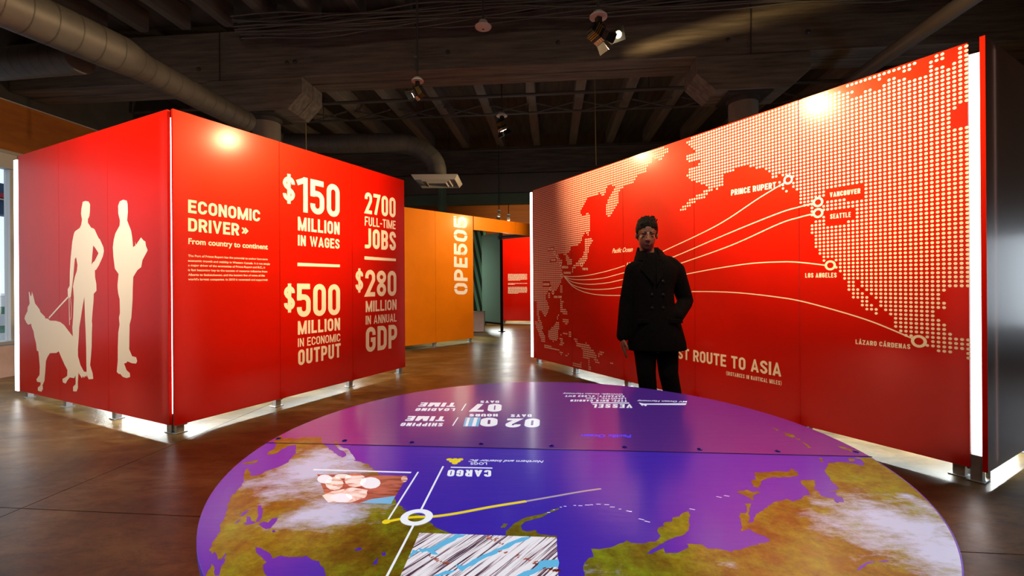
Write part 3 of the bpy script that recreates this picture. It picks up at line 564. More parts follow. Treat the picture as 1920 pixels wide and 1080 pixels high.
LC(W5, 'THE SHORTEST ROUTE TO ASIA', (103, 88), (1722, 376), (103, -14), .185, .10); LC(W5, '(DISTANCES IN NAUTICAL MILES)', (1140, 356), (1725, 466), (1140, 316), .19, .14)
lowercase(sC, 'Pacific Ocean', (1148, 474.4), (1186, 471.5), (1149, 466), wC, M_cream, .015, shear=.25)
ID = lambda x_, y_: (x_, y_)
LC(ID, '4,642', (1175, 499.5), (1190, 498.6), (1175, 492), .15, .1); LC(ID, '6,', (1276, 552), (1281, 552), (1276, 544), .15, .1); LC(ID, '7', (1291, 551.5), (1294.5, 551.5), (1291, 543.5), .15)
for txt, x0, x1, y0, y1 in (('BEIJING', 163, 207, 82, 64), ('TIANJIN', 182, 222, 170, 153), ('QINGDAO', 273, 325, 230, 210), ('SHANGHAI', 290, 348, 275, 257), ('TOKYO', 440, 485, 245, 226), ('SHENZHEN', 122, 172, 368, 350), ('HONG KONG', 210, 273, 470, 452)):
    LC(k2, txt, (x0, y0), (x1, y0), (x0, y1), .19, .12)

# --- far walls: orange, header, green stripes, frosted glass, red text wall
Eu = Vector((.7, .714, 0)).normalized()
Es = Vector((-1.87, 7.96, 0))-Eu*1.2; Ee = hit(887.5, 533, Es, Vector((Eu.y, -Eu.x, 0)))
wE, sE = display_wall('display_wall', 'orange display wall with vertical white lettering beyond the text wall', 'display wall', (Es.x, Es.y), (Ee.x, Ee.y), 3, M_orange)
Hd = thing('header_panel', 'orange header panel spanning the opening beside the orange wall', 'panel', (Ee.x, Ee.y, 0), math.atan2(Eu.y, Eu.x))
for i in range(3): MB().box((.02+.6+i*1.2, PT/2, 2.38), (1.196, PT, .27)).build('sheet', M_orange, Hd, .0008)
MB().box((3.62, .05, 1.25), (.06, .06, 2.5)).build('post', M_galv, Hd)
z5 = cropf(740, 380, 3.857)
lettering(sE, 'OPE505', z5(528, 665), z5(524, 108), z5(430, 663), wE, M_white_print, .2, .12)
# stencil bridges across the round letters
flat('stencil_gap', [[sE.px(p) for p in ((x0_, y_+.7), (x0_+7.5, y_+.7), (x0_+7.5, y_-.7), (x0_, y_-.7))] for x0_, y_ in ((850.5, 541), (870.5, 541), (849.5, 440.6), (869, 441.2), (850, 345+63))], sE, .0022, M_orange, wE)
red_far_o = at(783+0, 533, 13.4)
r0 = at(941, 533, 13.4); r1_ = at(1030, 533, 13.0)
wF, sF = display_wall('display_wall', 'distant red wall with small white paragraphs seen through the opening', 'display wall', (r0.x, r0.y), (r1_.x, r1_.y), 1, M_red)
rows = []
for y0, n_ in ((516, 7), (582, 2), (610, 7)):
    for k in range(n_):
        yy = y0+k*7.2; x_ = 820
        end = 958 if k < n_-1 else 860+random.random()*60
        while x_ < end:
            ln = 5+random.random()*13; rows.append([sF.px(z5(*p)) for p in ((x_, yy+3.6), (min(x_+ln, end), yy+3.6), (min(x_+ln, end), yy), (x_, yy))]); x_ += ln+2.5
flat('paragraph_text', rows, sF, .002, M_cream, wF)
# green striped wall
M_gdark = mat('dark_green_print', (.02, .05, .035), .6); M_gstripe = mat('green_print', (.25, .60, .40), .6)
g0 = at(880, 533, 12.2); g1 = at(912, 533, 12.2)
wG, sG = display_wall('display_wall', 'dark green wall with slanting light green stripes beyond the opening', 'display wall', (g0.x-.5, g0.y), (g1.x, g1.y), 1, M_gdark, .07, 2.6, legs=[.1])
sq = []
for k in range(-2, 9):
    x0 = 556+k*40; u0 = sG.px(z5(x0, 205))
    a = sG.px(z5(x0, 205)); b_ = sG.px(z5(x0+20, 205)); c = sG.px(z5(x0+20+105, 640+60)); d_ = sG.px(z5(x0+105, 640+60)); q = [a, b_, c, d_]
    a = np.array(a); d2 = (np.array(d_)-a); sx = np.array(b_)-a; top = 2.58; bot = .09
    f0 = (top-a[1])/d2[1]; f1 = (bot-a[1])/d2[1]; q = [tuple(a+d2*f0), tuple(a+d2*f0+sx), tuple(a+d2*f1+sx), tuple(a+d2*f1)]
    q = clip_half(clip_half(q, (.01, 0), (1, 0)), (sG.length-.01, 0), (-1, 0))
    if len(q) > 2: sq.append(q)
flat('stripes', sq, sG, .002, M_gstripe, wG)
bx = at(897, 533, 10.9); t = thing('plinth', 'pinkish box plinth in front of the green striped wall', 'plinth', (bx.x-.05, bx.y, 0), 0)
MB().box((0, .2, .24), (.36, .4, .46)).build('body', M_conc_pink, t, .004); MB().box((0, .2, .475), (.38, .42, .02)).build('cap', M_conc_pink, t)
# frosted glass screen
M_frost = bpy.data.materials.new('frosted_glass'); M_frost.use_nodes = True
N = M_frost.node_tree.nodes; L = M_frost.node_tree.links; b = N['Principled BSDF']; b.inputs['Base Color'].default_value = (.22, .30, .25, 1); b.inputs['Roughness'].default_value = .4
tl = N.new('ShaderNodeBsdfTranslucent'); tl.inputs[0].default_value = (.36, .46, .39, 1); mx = N.new('ShaderNodeMixShader'); mx.inputs[0].default_value = .55
L.new(b.outputs[0], mx.inputs[1]); L.new(tl.outputs[0], mx.inputs[2]); L.new(mx.outputs[0], N['Material Output'].inputs[0])
f0 = at(904, 533, 11.6); f1 = at(939.5, 533, 11.0)
fd = Vector((f1.x-f0.x, f1.y-f0.y, 0)); t = thing('glass_screen', 'grey green frosted glass screen in a dark metal frame beyond the opening', 'screen', (f0.x, f0.y, 0), math.atan2(fd.y, fd.x))
MB().box((fd.length/2, 0, 1.3), (fd.length, .012, 2.2)).build('pane', M_frost, t)
MB().box((fd.length+.02, 0, 1.25), (.05, .05, 2.5)).build('post', M_black, t); MB().box((fd.length/2, 0, .19), (fd.length, .04, .04)).build('bottom_rail', M_black, t); MB().box((fd.length+.02, 0, .01), (.12, .12, .02)).build('foot', M_black, t)
a_ = at(934, 446, 10.8); c_ = at(1000, 440, 11.6); t = thing('steel_bracket', 'grey green steel arm reaching out under the orange header', 'bracket', (a_.x, a_.y, a_.z))
MB().tube([(0, 0, 0), tuple(c_-a_)], .045, 4).build('arm', M_galv, t); MB().box((.06, 0, .05), (.08, .08, .16)).build('clamp', M_black, t)
area('light_box_or_fill_lamp', (-.35, 12.3, 1.2), (-.6, 9.5, .3), .6, 1.8, 35, (.9, 1, .95)); area('light_box_or_fill_lamp', (-1.2, 9.2, .5), (-1.2, 9.2, 0), 1.4, .1, 14, (.9, 1, .95)).rotation_euler = (0, 0, math.atan2(Eu.y, Eu.x))  # unseen lamps added beyond the orange wall to brighten the floor
area('light_box_or_fill_lamp', (.3, 13.9, .5), (.3, 13.9, 0), 1.0, .1, 30, (.9, 1, .95))
spot('gallery_or_fill_spot', (.1, 11.4, 4.0), (.3, 13.2, 1.9), 900, 70, 1, WARM)
spot('gallery_or_fill_spot', (.2, 14.2, 3.3), (.4, 17.2, 3.9), 160, 100, 1, (1, .7, .4))

# ------------------------------------------------------------------ main beam, capitals, columns
bmo = thing('ceiling_beam', 'massive grey timber beam running across below the ceiling joists', 'beam'); bmo.matrix_world = MT
Lb = SR-SL; cx_ = (SR+SL)/2
for yc in (.145, .455): MB().box((cx_, yc, 4.81), (Lb-.02, .282, .78)).build('timber', M_timber, bmo, .01)
nB = Vector((math.sin(BA), math.cos(BA), 0)); oB = Vector((0, 6.8, 0))
def bs(px, py):
    h_ = MT.inverted() @ hit(px, py, oB, nB); return h_.x, h_.z
for p in ((553, 116), (373, 130), (538, 118), (453, 73), (493, 71), (1365, 75), (1515, 60), (840, 98), (1046, 80)):
    s, z = bs(*p); MB().lathe([(.035, 0), (.035, .012), (.018, .03)], 6, Matrix.Translation((s, 0, z)) @ Matrix.Rotation(R(90), 4, 'X')).build('bolt', M_iron, bmo)
for p in (412, 1408):
    s, z = bs(p, 110); MB().box((s, -.003, 4.81), (.014, .012, .78)).build('strap', M_iron, bmo)
beam2 = thing('ceiling_beam', 'farther timber beam carrying the far ends of the joists', 'beam'); beam2.matrix_world = MT
MB().box((cx_, 6.75, 4.82), (Lb-.02, .5, .76)).build('timber', M_timber, beam2, .01)
caps = [('left', 501, [(398, 207), (398, 160), (567, 145), (567, 177), (540, 206)]), ('right', 1394, [(1306, 107), (1306, 140), (1342, 172), (1482, 162), (1520, 125), (1520, 92)])]
for nm, cpx, poly in caps:
    zb = 3.92; P = [bs(*p) for p in poly]
    if nm == 'left':
        xr = P[2][0]; xl = xr-1.6; Q = [(xl, 4.417), (xl, 4.17), (xl+.23, zb), (P[4][0], zb), (xr, 4.17), (xr, 4.417)]
    else:
        xl, xr = P[0][0], P[5][0]; Q = [(xl, 4.417), (xl, 4.17), (P[2][0], zb), (P[3][0], zb), (xr, 4.17), (xr, 4.417)]
    lab = 'grey chamfered timber capital under the beam above the silhouette and text walls' if nm == 'left' else 'grey chamfered timber capital under the beam above the map wall'
    t = thing('column_capital', lab, 'capital'); t.matrix_world = MT
    MX = Matrix(((1, 0, 0, 0), (0, 0, 1, 0), (0, 1, 0, 0), (0, 0, 0, 1)))
    MB().prism(Q, -.01, .295, MX).build('timber', M_timber, t, .006); MB().prism(Q, .305, .61, MX).build('timber', M_timber, t, .006)
    cs = bs(cpx, 250)[0]; cs = (MT.inverted() @ hit(cpx, 300, T(0, .3), nB)).x
    MB().box((cs, .3, zb-.015), (.62, .56, .03)).build('plate', M_iron, t)
    p = MT @ Vector((cs, .3, 0)); lab = 'round painted column behind the ECONOMIC DRIVER wall' if nm == 'left' else 'round painted column behind the map wall'
    t = thing('column', lab, 'column', (p.x, p.y, 0)); MB().lathe([(.205, 0), (.205, zb-.04)], 32).build('shaft', M_column, t, smooth=True); MB().lathe([(.23, zb-.10), (.23, zb-.032)], 32).build('collar', M_iron, t, smooth=True)
p = at(829, 380, 12.6); t = thing('column', 'small green-lit far column behind the orange wall', 'column', (p.x, p.y, 0)); MB().lathe([(.13, 0), (.13, 4.4)], 20).build('shaft', mat('green_lit_column', (.12, .25, .18), .5), t, smooth=True)  # shaft colour carries the green light that falls on it

# ------------------------------------------------------------------ ducts and pipes
def duct(name, label, path, radii, ring_step, n=28):
    P = [Vector(p) for p in path]; c = P[0]; t = thing(name, label, 'duct', tuple(c)); Lc = [p-c for p in P]
    # resample
    rs = []; rr = []
    for i in range(len(Lc)-1):
        seg = max(1, int((Lc[i+1]-Lc[i]).length/.06))
        for k in range(seg): f = k/seg; rs.append(Lc[i].lerp(Lc[i+1], f)); rr.append(radii[i]*(1-f)+radii[i+1]*f)
    rs.append(Lc[-1]); rr.append(radii[-1]); MB().tube(rs, 0, n, True, rr).build('pipe', M_duct, t, smooth=True)
    acc = 0; mb = MB(); k = 0
    for i in range(1, len(rs)-1):
        acc += (rs[i]-rs[i-1]).length
        if acc >= ring_step:
            acc = 0; tdir = (rs[i+1]-rs[i-1]).normalized(); MB2 = mb.tube([rs[i]-tdir*.0035, rs[i]+tdir*.0035], 0, n, False, [rr[i]+.003]*2)
            k += 1
    mb.build('seams', M_seam, t); return t
d0 = at(-120, 0, 4.1); dA = at(3, 5, 4.54); dB = at(235, 110, 5.75); dC = at(282, 140, 6.1); dD = at(440, 219, 7.7); dirn = (dD-dA); 
pa = Vector((-5.15, 4.54, 4.0)); drn = Vector((.0906+.03, 1, 0)).normalized()
def onz(px, py, z): h = hit(px, py, (0, 0, z), Vector((0, 0, 1))); return h
q0 = onz(2, 4, 3.6); q1 = onz(225, 102, 3.6); q2 = onz(270, 128, 3.6); q3 = onz(440, 217, 3.6); back = q0-(q1-q0).normalized()*3
duct('air_duct', 'large tapering spiral duct crossing the upper left corner', [back, q0, q1, q2, q3, q3+(q3-q2).normalized()*.25], [.202, .202, .194, .152, .152, .152], .125)
e0 = onz(150, 108, 3.55); e1 = onz(-40, 124, 3.55)
duct('air_duct', 'short spiral duct branching left below the large corner duct', [e1+(e1-e0)*.1, e1, e0], [.16, .16, .16], .112)
Yd = 9.4; g = [at(540, 268, 9.6), at(640, 269, 9.5), at(735, 268, Yd), at(765, 271, Yd), at(790, 281, Yd), at(808, 295, Yd), at(817, 309, Yd), at(820, 328, Yd), at(821, 338, Yd)]
gp = [Vector(p) for p in smooth_path([tuple(x_) for x_ in g], 5)]
duct('air_duct', 'curved round duct dropping to a square diffuser beyond the text wall', gp, [.195]*(len(gp)-3)+[.17, .16, .155], .16)
dp = at(821, 334, Yd); t = thing('air_diffuser', 'square stepped ceiling diffuser hanging on the curved duct', 'diffuser', (dp.x, dp.y, dp.z-.12))
def ring4(mb, a, z, b_, z2):
    vs = [(s1*a, s2*a, z) for s1, s2 in ((-1, -1), (1, -1), (1, 1), (-1, 1))]+[(s1*b_, s2*b_, z2) for s1, s2 in ((-1, -1), (1, -1), (1, 1), (-1, 1))]
    mb.add(vs, [(i, (i+1) % 4, 4+(i+1) % 4, 4+i) for i in range(4)])
mb = MB(); ring4(mb, .17, .16, .30, .10); ring4(mb, .30, .10, .46, .09); ring4(mb, .46, .09, .40, .0); mb.build('hood', M_whitep, t)
for a_, z_ in ((.32, .02), (.24, 0)): mb = MB(); ring4(mb, a_, z_+.06, a_-.05, z_-.03); mb.build('vane', M_whitep, t)
q0 = onz(1858, -30, 4.1); q1 = onz(1655, 110, 4.1); q2 = onz(1560, 180, 4.1)
t = thing('pipe', 'straight grey pipe running away above the right end of the map wall', 'pipe', tuple(q0)); MB().tube([(0, 0, 0), tuple(q1-q0), tuple(q2-q0)], .09, 20).build('shaft', M_pipe, t, smooth=True)
for a_, b_, yy, r_, lab in ((640, 193, 2.2, .035, 'sprinkler pipe just behind the main beam'), (640, 226, 3.4, .028, 'thin pipe along the cross braces of the far joists'), (850, 284, 5.9, .03, 'thin pipe near the far beam')):
    h_ = MT.inverted() @ hit(a_, b_, T(0, yy), nB); t = thing('pipe', lab, 'pipe'); t.matrix_world = MT @ Matrix.Translation((0, yy, h_.z))
    MB().tube([(SL+.1, 0, 0), (SR-.1, 0, 0)], r_, 8).build('shaft', M_pipe, t, smooth=True)
    for k in range(6): MB().tube([(SL+1.3+k*2.4, 0, r_), (SL+1.3+k*2.4, 0, 5.53-h_.z)], .008, 6).build('hanger', M_iron, t)
# electrical cables bundled above the beam
for k in range(16):
    y0 = -.28-.05*(k % 5); z0_ = 4.93+.015*k+random.uniform(-.01, .01); pts = []
    nn = 26
    for i in range(nn+1):
        s = SL0+2.3+(SR-SL0-4.0)*i/nn; pts.append((s, y0+.03*math.sin(i*.9+k*2.1), z0_+.022*math.sin(i*1.3+k*1.7)-.05*math.exp(-((i-3-k % 4)/2.5)**2)))
    c0 = Vector(pts[0]); t = MB().tube([tuple(Vector(p)-c0) for p in pts], .012, 5).build('cable', M_pipe)
    t.matrix_world = MT @ Matrix.Translation(c0); tag(t, 'grey electrical cable in the bundle along the top of the main beam', 'cable', 'cables bundled along the beam')
# conduit on the beam leading to the second spotlight
pts = [bs(*p) for p in ((600, 42), (700, 40), (755, 41), (775, 46), (782, 58), (780, 100), (779, 135))]
t = thing('conduit', 'thin metal conduit bent down the face of the main beam', 'conduit'); t.matrix_world = MT @ Matrix.Translation((0, -.02, 0))
MB().tube([(s, 0, z) for s, z in smooth_path(pts, 4)], .012, 8).build('tube', M_pipe, t, smooth=True)
s, z = bs(780, 108); MB().box((s, 0, z), (.05, .02, .03)).build('clip', M_galv, t)
for px_, py_, Y_, zt in ((575, 312, 8.2, 5.54), (1118, 310, 8.6, 5.54)):
    p = at(px_, py_, Y_); t = thing('hanging_wire', 'thin wire hanging down behind the %s wall' % ('text' if px_ < 900 else 'map'), 'wire', (p.x, p.y, p.z))
    MB().tube([(0, 0, 0), (-.01, 0, .6), (-.02, 0, zt-p.z)], .008, 6).build('strand', mat('tan_wire', (.35, .25, .12), .6), t)

# ------------------------------------------------------------------ pendant spotlights
def spotlight(label, px_, py_disc, Y_, disc_r, tilt, yaw, top, lit=True, ceil_z=5.2):
    p = at(px_, py_disc, Y_); t = thing('spotlight', label, 'spotlight', tuple(p), yaw, 'spotlights hung from the ceiling'); k = disc_r/.085
    MB().lathe([(.085*k, 0), (.085*k, .012*k), (.05*k, .05*k), (.012*k, .06*k)], 24).build('canopy', M_whitep, t, smooth=True)
    MB().tube([(0, 0, .05*k), (0, 0, top)]+([(0, .10, top+.01)] if top < .5 else []), .011, 8).build('stem', M_iron, t)
    br = MB(); br.box((0, 0, -.03*k), (.05*k, .05*k, .06*k)); br.box((0, 0, -.07*k), (.13*k, .035*k, .012*k))
    for s_ in (-1, 1): br.box((s_*.065*k, 0, -.13*k), (.008*k, .03*k, .13*k))
    br.build('yoke', M_black, t)
    Mh = Matrix.Translation((0, 0, -.17*k)) @ Matrix.Rotation(tilt, 4, 'Y') @ Matrix.Scale(k, 4)
    hs = MB().box((0, 0, .035), (.105, .12, .09), Mh); hs.box((0, 0, .09), (.07, .09, .03), Mh)
    hs_o = hs.build('housing', M_black, t, .004*k)
    for j in range(3): MB().box((0, 0, .065-j*.02), (.115, .128, .006), Mh).build('fin', M_gold, hs_o)
    MB().prism([(-.055, -.062), (.055, -.062), (.055, .062), (-.055, .062)], -.055, -.012, Mh).build('reflector', M_chrome, hs_o)
    if lit: MB().box((0, 0, -.058), (.07, .08, .006), Mh).build('lens', M_lens, hs_o)
    for a_ in range(4):
        Ma = Mh @ Matrix.Rotation(math.pi/2*a_, 4, 'Z') @ Matrix.Translation((.062, 0, -.058)) @ Matrix.Rotation(R(-28), 4, 'Y')
        MB().add([Ma @ Vector(v) for v in ((0, -.05, 0), (0, .05, 0), (0, .068, -.085), (0, -.068, -.085), (.003, -.05, 0), (.003, .05, 0), (.003, .068, -.085), (.003, -.068, -.085))],
                 [(0, 1, 2, 3), (7, 6, 5, 4), (0, 4, 5, 1), (1, 5, 6, 2), (2, 6, 7, 3), (3, 7, 4, 0)]).build('barn_door', M_black, hs_o)
    return p
s1 = spotlight('largest spotlight hanging right of centre with open barn doors', 1122, 33, 4.26, .083, R(-62), R(25), 5.54-(EYE+499*4.26/850))
s2 = spotlight('spotlight hanging on the conduit in front of the main beam left of centre', 783, 153, 5.4, .073, R(62), R(-12), 5.54-(EYE+380*5.4/850))
s3 = spotlight('spotlight hanging behind the main beam at the middle of the ceiling', 941, 218, 7.9, .095, R(-28), R(35), 5.54-(EYE+315*7.9/850))
s4 = spotlight('tiny lit spotlight hanging in front of the far orange wall', 935.5, 396, 13.2, .065, R(15), 0, 2.1)
s5 = spotlight('tiny unlit spotlight right of the lit one by the far orange wall', 953.5, 404, 13.6, .065, R(0), 0, 2.2, False)
spot('gallery_or_fill_spot', s3+Vector((.02, -.02, -.34)), (-.9, 8.8, 2.3), 60, 50, 1, WARM, .03)
spot('gallery_or_fill_spot', s3+Vector((.02, -.02, -.34)), (-1.3, 8.4, 1.6), 150, 100, 1, WARM, .03)
# extra spot with added slit plates, shaping the stray streak on the beam face
p_ = s1+Vector((.16, .03, -.15)); bA = hit(1095, 122, oB, nB); bB = hit(1620, -25, oB, nB); dm = ((bA+bB)/2-p_).normalized()
dB_ = (bB-p_).normalized(); nP = (bA-p_).cross(bB-p_).normalized(); ax = dm; ay = nP.cross(ax).normalized()
spot('stray_light', p_, p_+dB_*.6+dm*.4, 420, 75, .5, (1, .66, .25), .0015)
s1o = [o for o in C.objects if o.name == 'spotlight'][0]
for sg in (-1, 1):
    c_ = p_+dm*.045+nP*sg*(.030+.0011); M3 = Matrix((ax*.002, ay*.16, nP*.06)).transposed()
    mb = MB(); mb.add([c_+M3 @ Vector((i/2, j/2, k/2)) for i in (-1, 1) for j in (-1, 1) for k in (-1, 1)], [(0, 1, 3, 2), (4, 6, 7, 5), (0, 4, 5, 1), (2, 3, 7, 6), (0, 2, 6, 4), (1, 5, 7, 3)])
    o = mb.build('added_slit_plate', M_black, s1o); bpy.context.view_layer.update(); o.matrix_parent_inverse = s1o.matrix_world.inverted()
p_ = s2+Vector((-.10, .0, -.15)); spot('stray_light', p_, p_+Vector((-1.2, .35, .25)), 14, 50, .3, (1, .66, .25), .01)
# sensor disc on its rod
p = at(906, 50, 5.7); t = thing('ceiling_sensor', 'round pale disc sensor hanging on a rod in front of the beam', 'sensor', tuple(p))
MB().lathe([(.06, -.03), (.10, -.012), (.105, .0), (.07, .02), (.05, .07), (.012, .08)], 28).build('disc', M_whitep, t, smooth=True)
MB().tube([(0, 0, .07), (0, 0, 5.54-p.z)], .012, 8).build('rod', M_iron, t); MB().box((0, 0, -.033), (.03, .012, .006)).build('window', M_black, t)

# ------------------------------------------------------------------ round projection table
TT = .6727; ZT = EYE-TT; TC = Vector((.24176*TT, 2.8152*TT, 0)); TR = 1.8124*TT
sT = Surf((TC.x, TC.y, ZT), (1, 0, 0), (0, 1, 0), lambda a, b_, off: (a, b_, ZT+off*.35))
tab = thing('round_table', 'large round table with a projected satellite map in blue and olive', 'table', (TC.x, TC.y, 0))
def disp(name, col, rough=.3, e=.45, coat=.75, bump=.10):  # projector light put in as colour and self-glow of the surface
    e *= 1.75; M = mat(name, tuple(.42*c for c in col), rough, emit=col, estr=e, coat=coat, spec=.2, bump=((6, 30, 6), bump)); M.node_tree.nodes['Principled BSDF'].inputs['Coat Roughness'].default_value = .16; M.node_tree.nodes['Principled BSDF'].inputs['Coat IOR'].default_value = 1.42; return M
M_ocean = disp('projected_ocean', (.042, .020, .47), e=.42)
M_ocean_back = disp('projected_ocean_back', (.085, .024, .27), e=.42, coat=1.0); M_ocean_back.node_tree.nodes['Principled BSDF'].inputs['Coat IOR'].default_value = 1.6  # red wall reflection and weaker projection put into the back leaf's colour
M_land = disp('projected_land', (.30, .22, .01))
def land_nodes(M, spots_):
    N = M.node_tree.nodes; L = M.node_tree.links; b = N['Principled BSDF']; tc = N.new('ShaderNodeTexCoord')
    def nz(s_, d_, r_, st=(1, 1, 1)):
        mp = N.new('ShaderNodeMapping'); mp.inputs['Scale'].default_value = st; L.new(tc.outputs['Object'], mp.inputs[0])
        n = N.new('ShaderNodeTexNoise'); n.inputs['Scale'].default_value = s_; n.inputs['Detail'].default_value = d_; n.inputs['Roughness'].default_value = r_; L.new(mp.outputs[0], n.inputs['Vector']); return n
    a = nz(3.6, 12, .78); r = N.new('ShaderNodeValToRGB'); L.new(a.outputs['Fac'], r.inputs[0]); e = r.color_ramp.elements
    e[0].position = .34; e[0].color = (.10, .038, .003, 1); e[1].position = .66; e[1].color = (.14, .26, .008, 1); x = e.new(.44); x.color = (.14, .095, .004, 1); x = e.new(.55); x.color = (.185, .21, .008, 1)
    fine = nz(30, 8, .75); fr_ = N.new('ShaderNodeMapRange'); fr_.inputs[1].default_value = .3; fr_.inputs[2].default_value = .7; fr_.inputs[3].default_value = .45; fr_.inputs[4].default_value = 1.35; L.new(fine.outputs['Fac'], fr_.inputs[0])
    mf = N.new('ShaderNodeMix'); mf.data_type = 'RGBA'; mf.blend_type = 'MULTIPLY'; mf.inputs[0].default_value = 1; L.new(r.outputs[0], mf.inputs[6]); L.new(fr_.outputs[0], mf.inputs[7])
    acc = None
    for (x_, y_, rx, ry, amp) in spots_:
        mp = N.new('ShaderNodeMapping'); mp.inputs['Location'].default_value = (-x_/rx, -y_/ry, 0); mp.inputs['Scale'].default_value = (1/rx, 1/ry, 0); L.new(tc.outputs['Object'], mp.inputs[0])
        ln = N.new('ShaderNodeVectorMath'); ln.operation = 'LENGTH'; L.new(mp.outputs[0], ln.inputs[0])
        mr = N.new('ShaderNodeMapRange'); mr.inputs[1].default_value = 1.25; mr.inputs[2].default_value = .1; mr.inputs[3].default_value = 0; mr.inputs[4].default_value = amp; L.new(ln.outputs['Value'], mr.inputs[0])
        if acc is None: acc = mr.outputs[0]
        else: mx_ = N.new('ShaderNodeMath'); mx_.operation = 'MAXIMUM'; L.new(acc, mx_.inputs[0]); L.new(mr.outputs[0], mx_.inputs[1]); acc = mx_.outputs[0]
    sn = nz(9, 9, .72, (1, 1.8, 1)); add = N.new('ShaderNodeMath'); add.operation = 'MULTIPLY_ADD'; L.new(sn.outputs['Fac'], add.inputs[0]); add.inputs[1].default_value = 1.5; L.new(acc, add.inputs[2])
    sm = N.new('ShaderNodeMapRange'); sm.inputs[1].default_value = 1.12; sm.inputs[2].default_value = 1.55; L.new(add.outputs[0], sm.inputs[0])
    mm = N.new('ShaderNodeMix'); mm.data_type = 'RGBA'; L.new(sm.outputs[0], mm.inputs[0]); L.new(mf.outputs[2], mm.inputs[6]); mm.inputs[7].default_value = (.50, .60, .84, 1)
    dk = N.new('ShaderNodeMix'); dk.data_type = 'RGBA'; dk.blend_type = 'MULTIPLY'; dk.inputs[0].default_value = 1; dk.inputs[7].default_value = (.42, .42, .42, 1); L.new(mm.outputs[2], dk.inputs[6])
    L.new(dk.outputs[2], b.inputs['Base Color']); L.new(mm.outputs[2], b.inputs['Emission Color'])
T1 = cropf(360, 800, 3.857); T2 = cropf(700, 840, 3.84); T3 = cropf(1100, 840, 4.5); T4 = cropf(1420, 780, 3.6)
def tp(f, x, y): return sT.px(f(x, y))
snow = [(*tp(T1, 900, 300), .27, .36, .85), (*tp(T1, 1000, 620), .22, .15, .85), (*tp(T1, 1150, 200), .12, .20, .7), (*tp(T4, 1000, 760), .30, .28, .85), (*tp(T4, 1280, 950), .20, .22, .85), (*tp(T4, 620, 660), .12, .06, .6), (*tp(T4, 1100, 590), .05, .16, .6),
        (*tp(T1, 1350, 620), .10, .08, .38), (*tp(T3, 80, 1040), .12, .05, .5), (*tp(T3, 1180, 980), .08, .05, .5), (*tp(T3, 950, 900), .08, .03, .35)]
land_nodes(M_land, snow)
M_paper = disp('projected_white', (.80, .86, .95), e=.55, bump=.02); M_yellow = disp('projected_yellow', (.75, .60, .02), e=.55, bump=.02)
M_blueink = disp('projected_blue_ink', (.06, .05, .9), e=.6); M_cyan = disp('projected_light_blue', (.12, .48, .80), e=.5); M_brown = disp('projected_bark', (.28, .05, .025), e=.45)
M_logend = disp('projected_log_end', (.80, .62, .50), e=.5)
def mottle(M, sc_, c1, c2, lo, hi):
    N = M.node_tree.nodes; L = M.node_tree.links; b = N['Principled BSDF']; tc = N.new('ShaderNodeTexCoord'); mp = N.new('ShaderNodeMapping'); mp.inputs['Scale'].default_value = sc_; L.new(tc.outputs['Object'], mp.inputs[0])
    n = N.new('ShaderNodeTexNoise'); n.inputs['Scale'].default_value = 1; n.inputs['Detail'].default_value = 6; n.inputs['Distortion'].default_value = 1.2; L.new(mp.outputs[0], n.inputs['Vector']); q = N.new('ShaderNodeValToRGB')
    q.color_ramp.elements[0].position = lo; q.color_ramp.elements[1].position = hi; q.color_ramp.elements[0].color = (*c1, 1); q.color_ramp.elements[1].color = (*c2, 1)
    L.new(n.outputs['Fac'], q.inputs[0]); L.new(q.outputs[0], b.inputs['Base Color']); L.new(q.outputs[0], b.inputs['Emission Color'])
mottle(M_logend, (14, 30, 1), (.45, .16, .09), (.86, .78, .74), .34, .52); mottle(M_brown, (9, 40, 1), (.08, .015, .01), (.42, .13, .09), .35, .62); M_side = mat('table_drum', (.30, .06, .02), .5)
# seam line across the table and the overlapping back leaf
L0 = np.array(sT.px((501, 830))); L1 = np.array(sT.px((1634, 856))); sd = (L1-L0)/np.linalg.norm(L1-L0); sn_ = np.array([-sd[1], sd[0]])
circ = [(TR*math.cos(R(a)), TR*math.sin(R(a))) for a in np.arange(0, 360, 2)]
front = clip_half(circ, L0, -sn_); backp = clip_half(circ, L0-sn_*.0, sn_)
def leaf(name, poly, z0, z1, m_=M_ocean): return MB().prism(poly, z0, z1).build(name, m_, tab, .0006)
leaf('tabletop', front, ZT-.022, ZT); back_o = leaf('back_leaf', backp, ZT-.018, ZT+.0014, M_ocean_back)
e_ = MB(); c1_, c2_ = L0-sn_*.0045, L1-sn_*.0045; e_.prism([tuple(c1_), tuple(c2_), tuple(L1-sn_*.0002), tuple(L0-sn_*.0002)], ZT-.001, ZT+.0013); e_.build('seam_shade_strip', M_black, back_o)  # black strip added along the seam, standing for its shaded gap
MB().prism(clip_half(circ, L0-sn_*.05, sn_), ZT-.022, ZT-.018).build('splice_plate', M_side, tab)
MB().lathe([(TR-.03, .03), (TR-.03, ZT-.024)], 90).build('drum', M_side, tab, smooth=True); MB().lathe([(TR-.10, 0), (TR-.10, .03)], 64).build('plinth', M_black, tab)
for p in ((522, 823), (646, 827), (772, 830), (902, 833), (1034, 836.6), (1171, 839.5), (1312, 843.5), (1458, 846.7), (1605, 847.6)):
    c = sT.px(p); MB().lathe([(.011, 0), (.010, .003), (.004, .0055)], 14, Matrix.Translation((c[0], c[1], ZT+.0014))).build('bolt', disp('bolt_head', (.03, .015, .30), .2, .15), back_o, smooth=True)
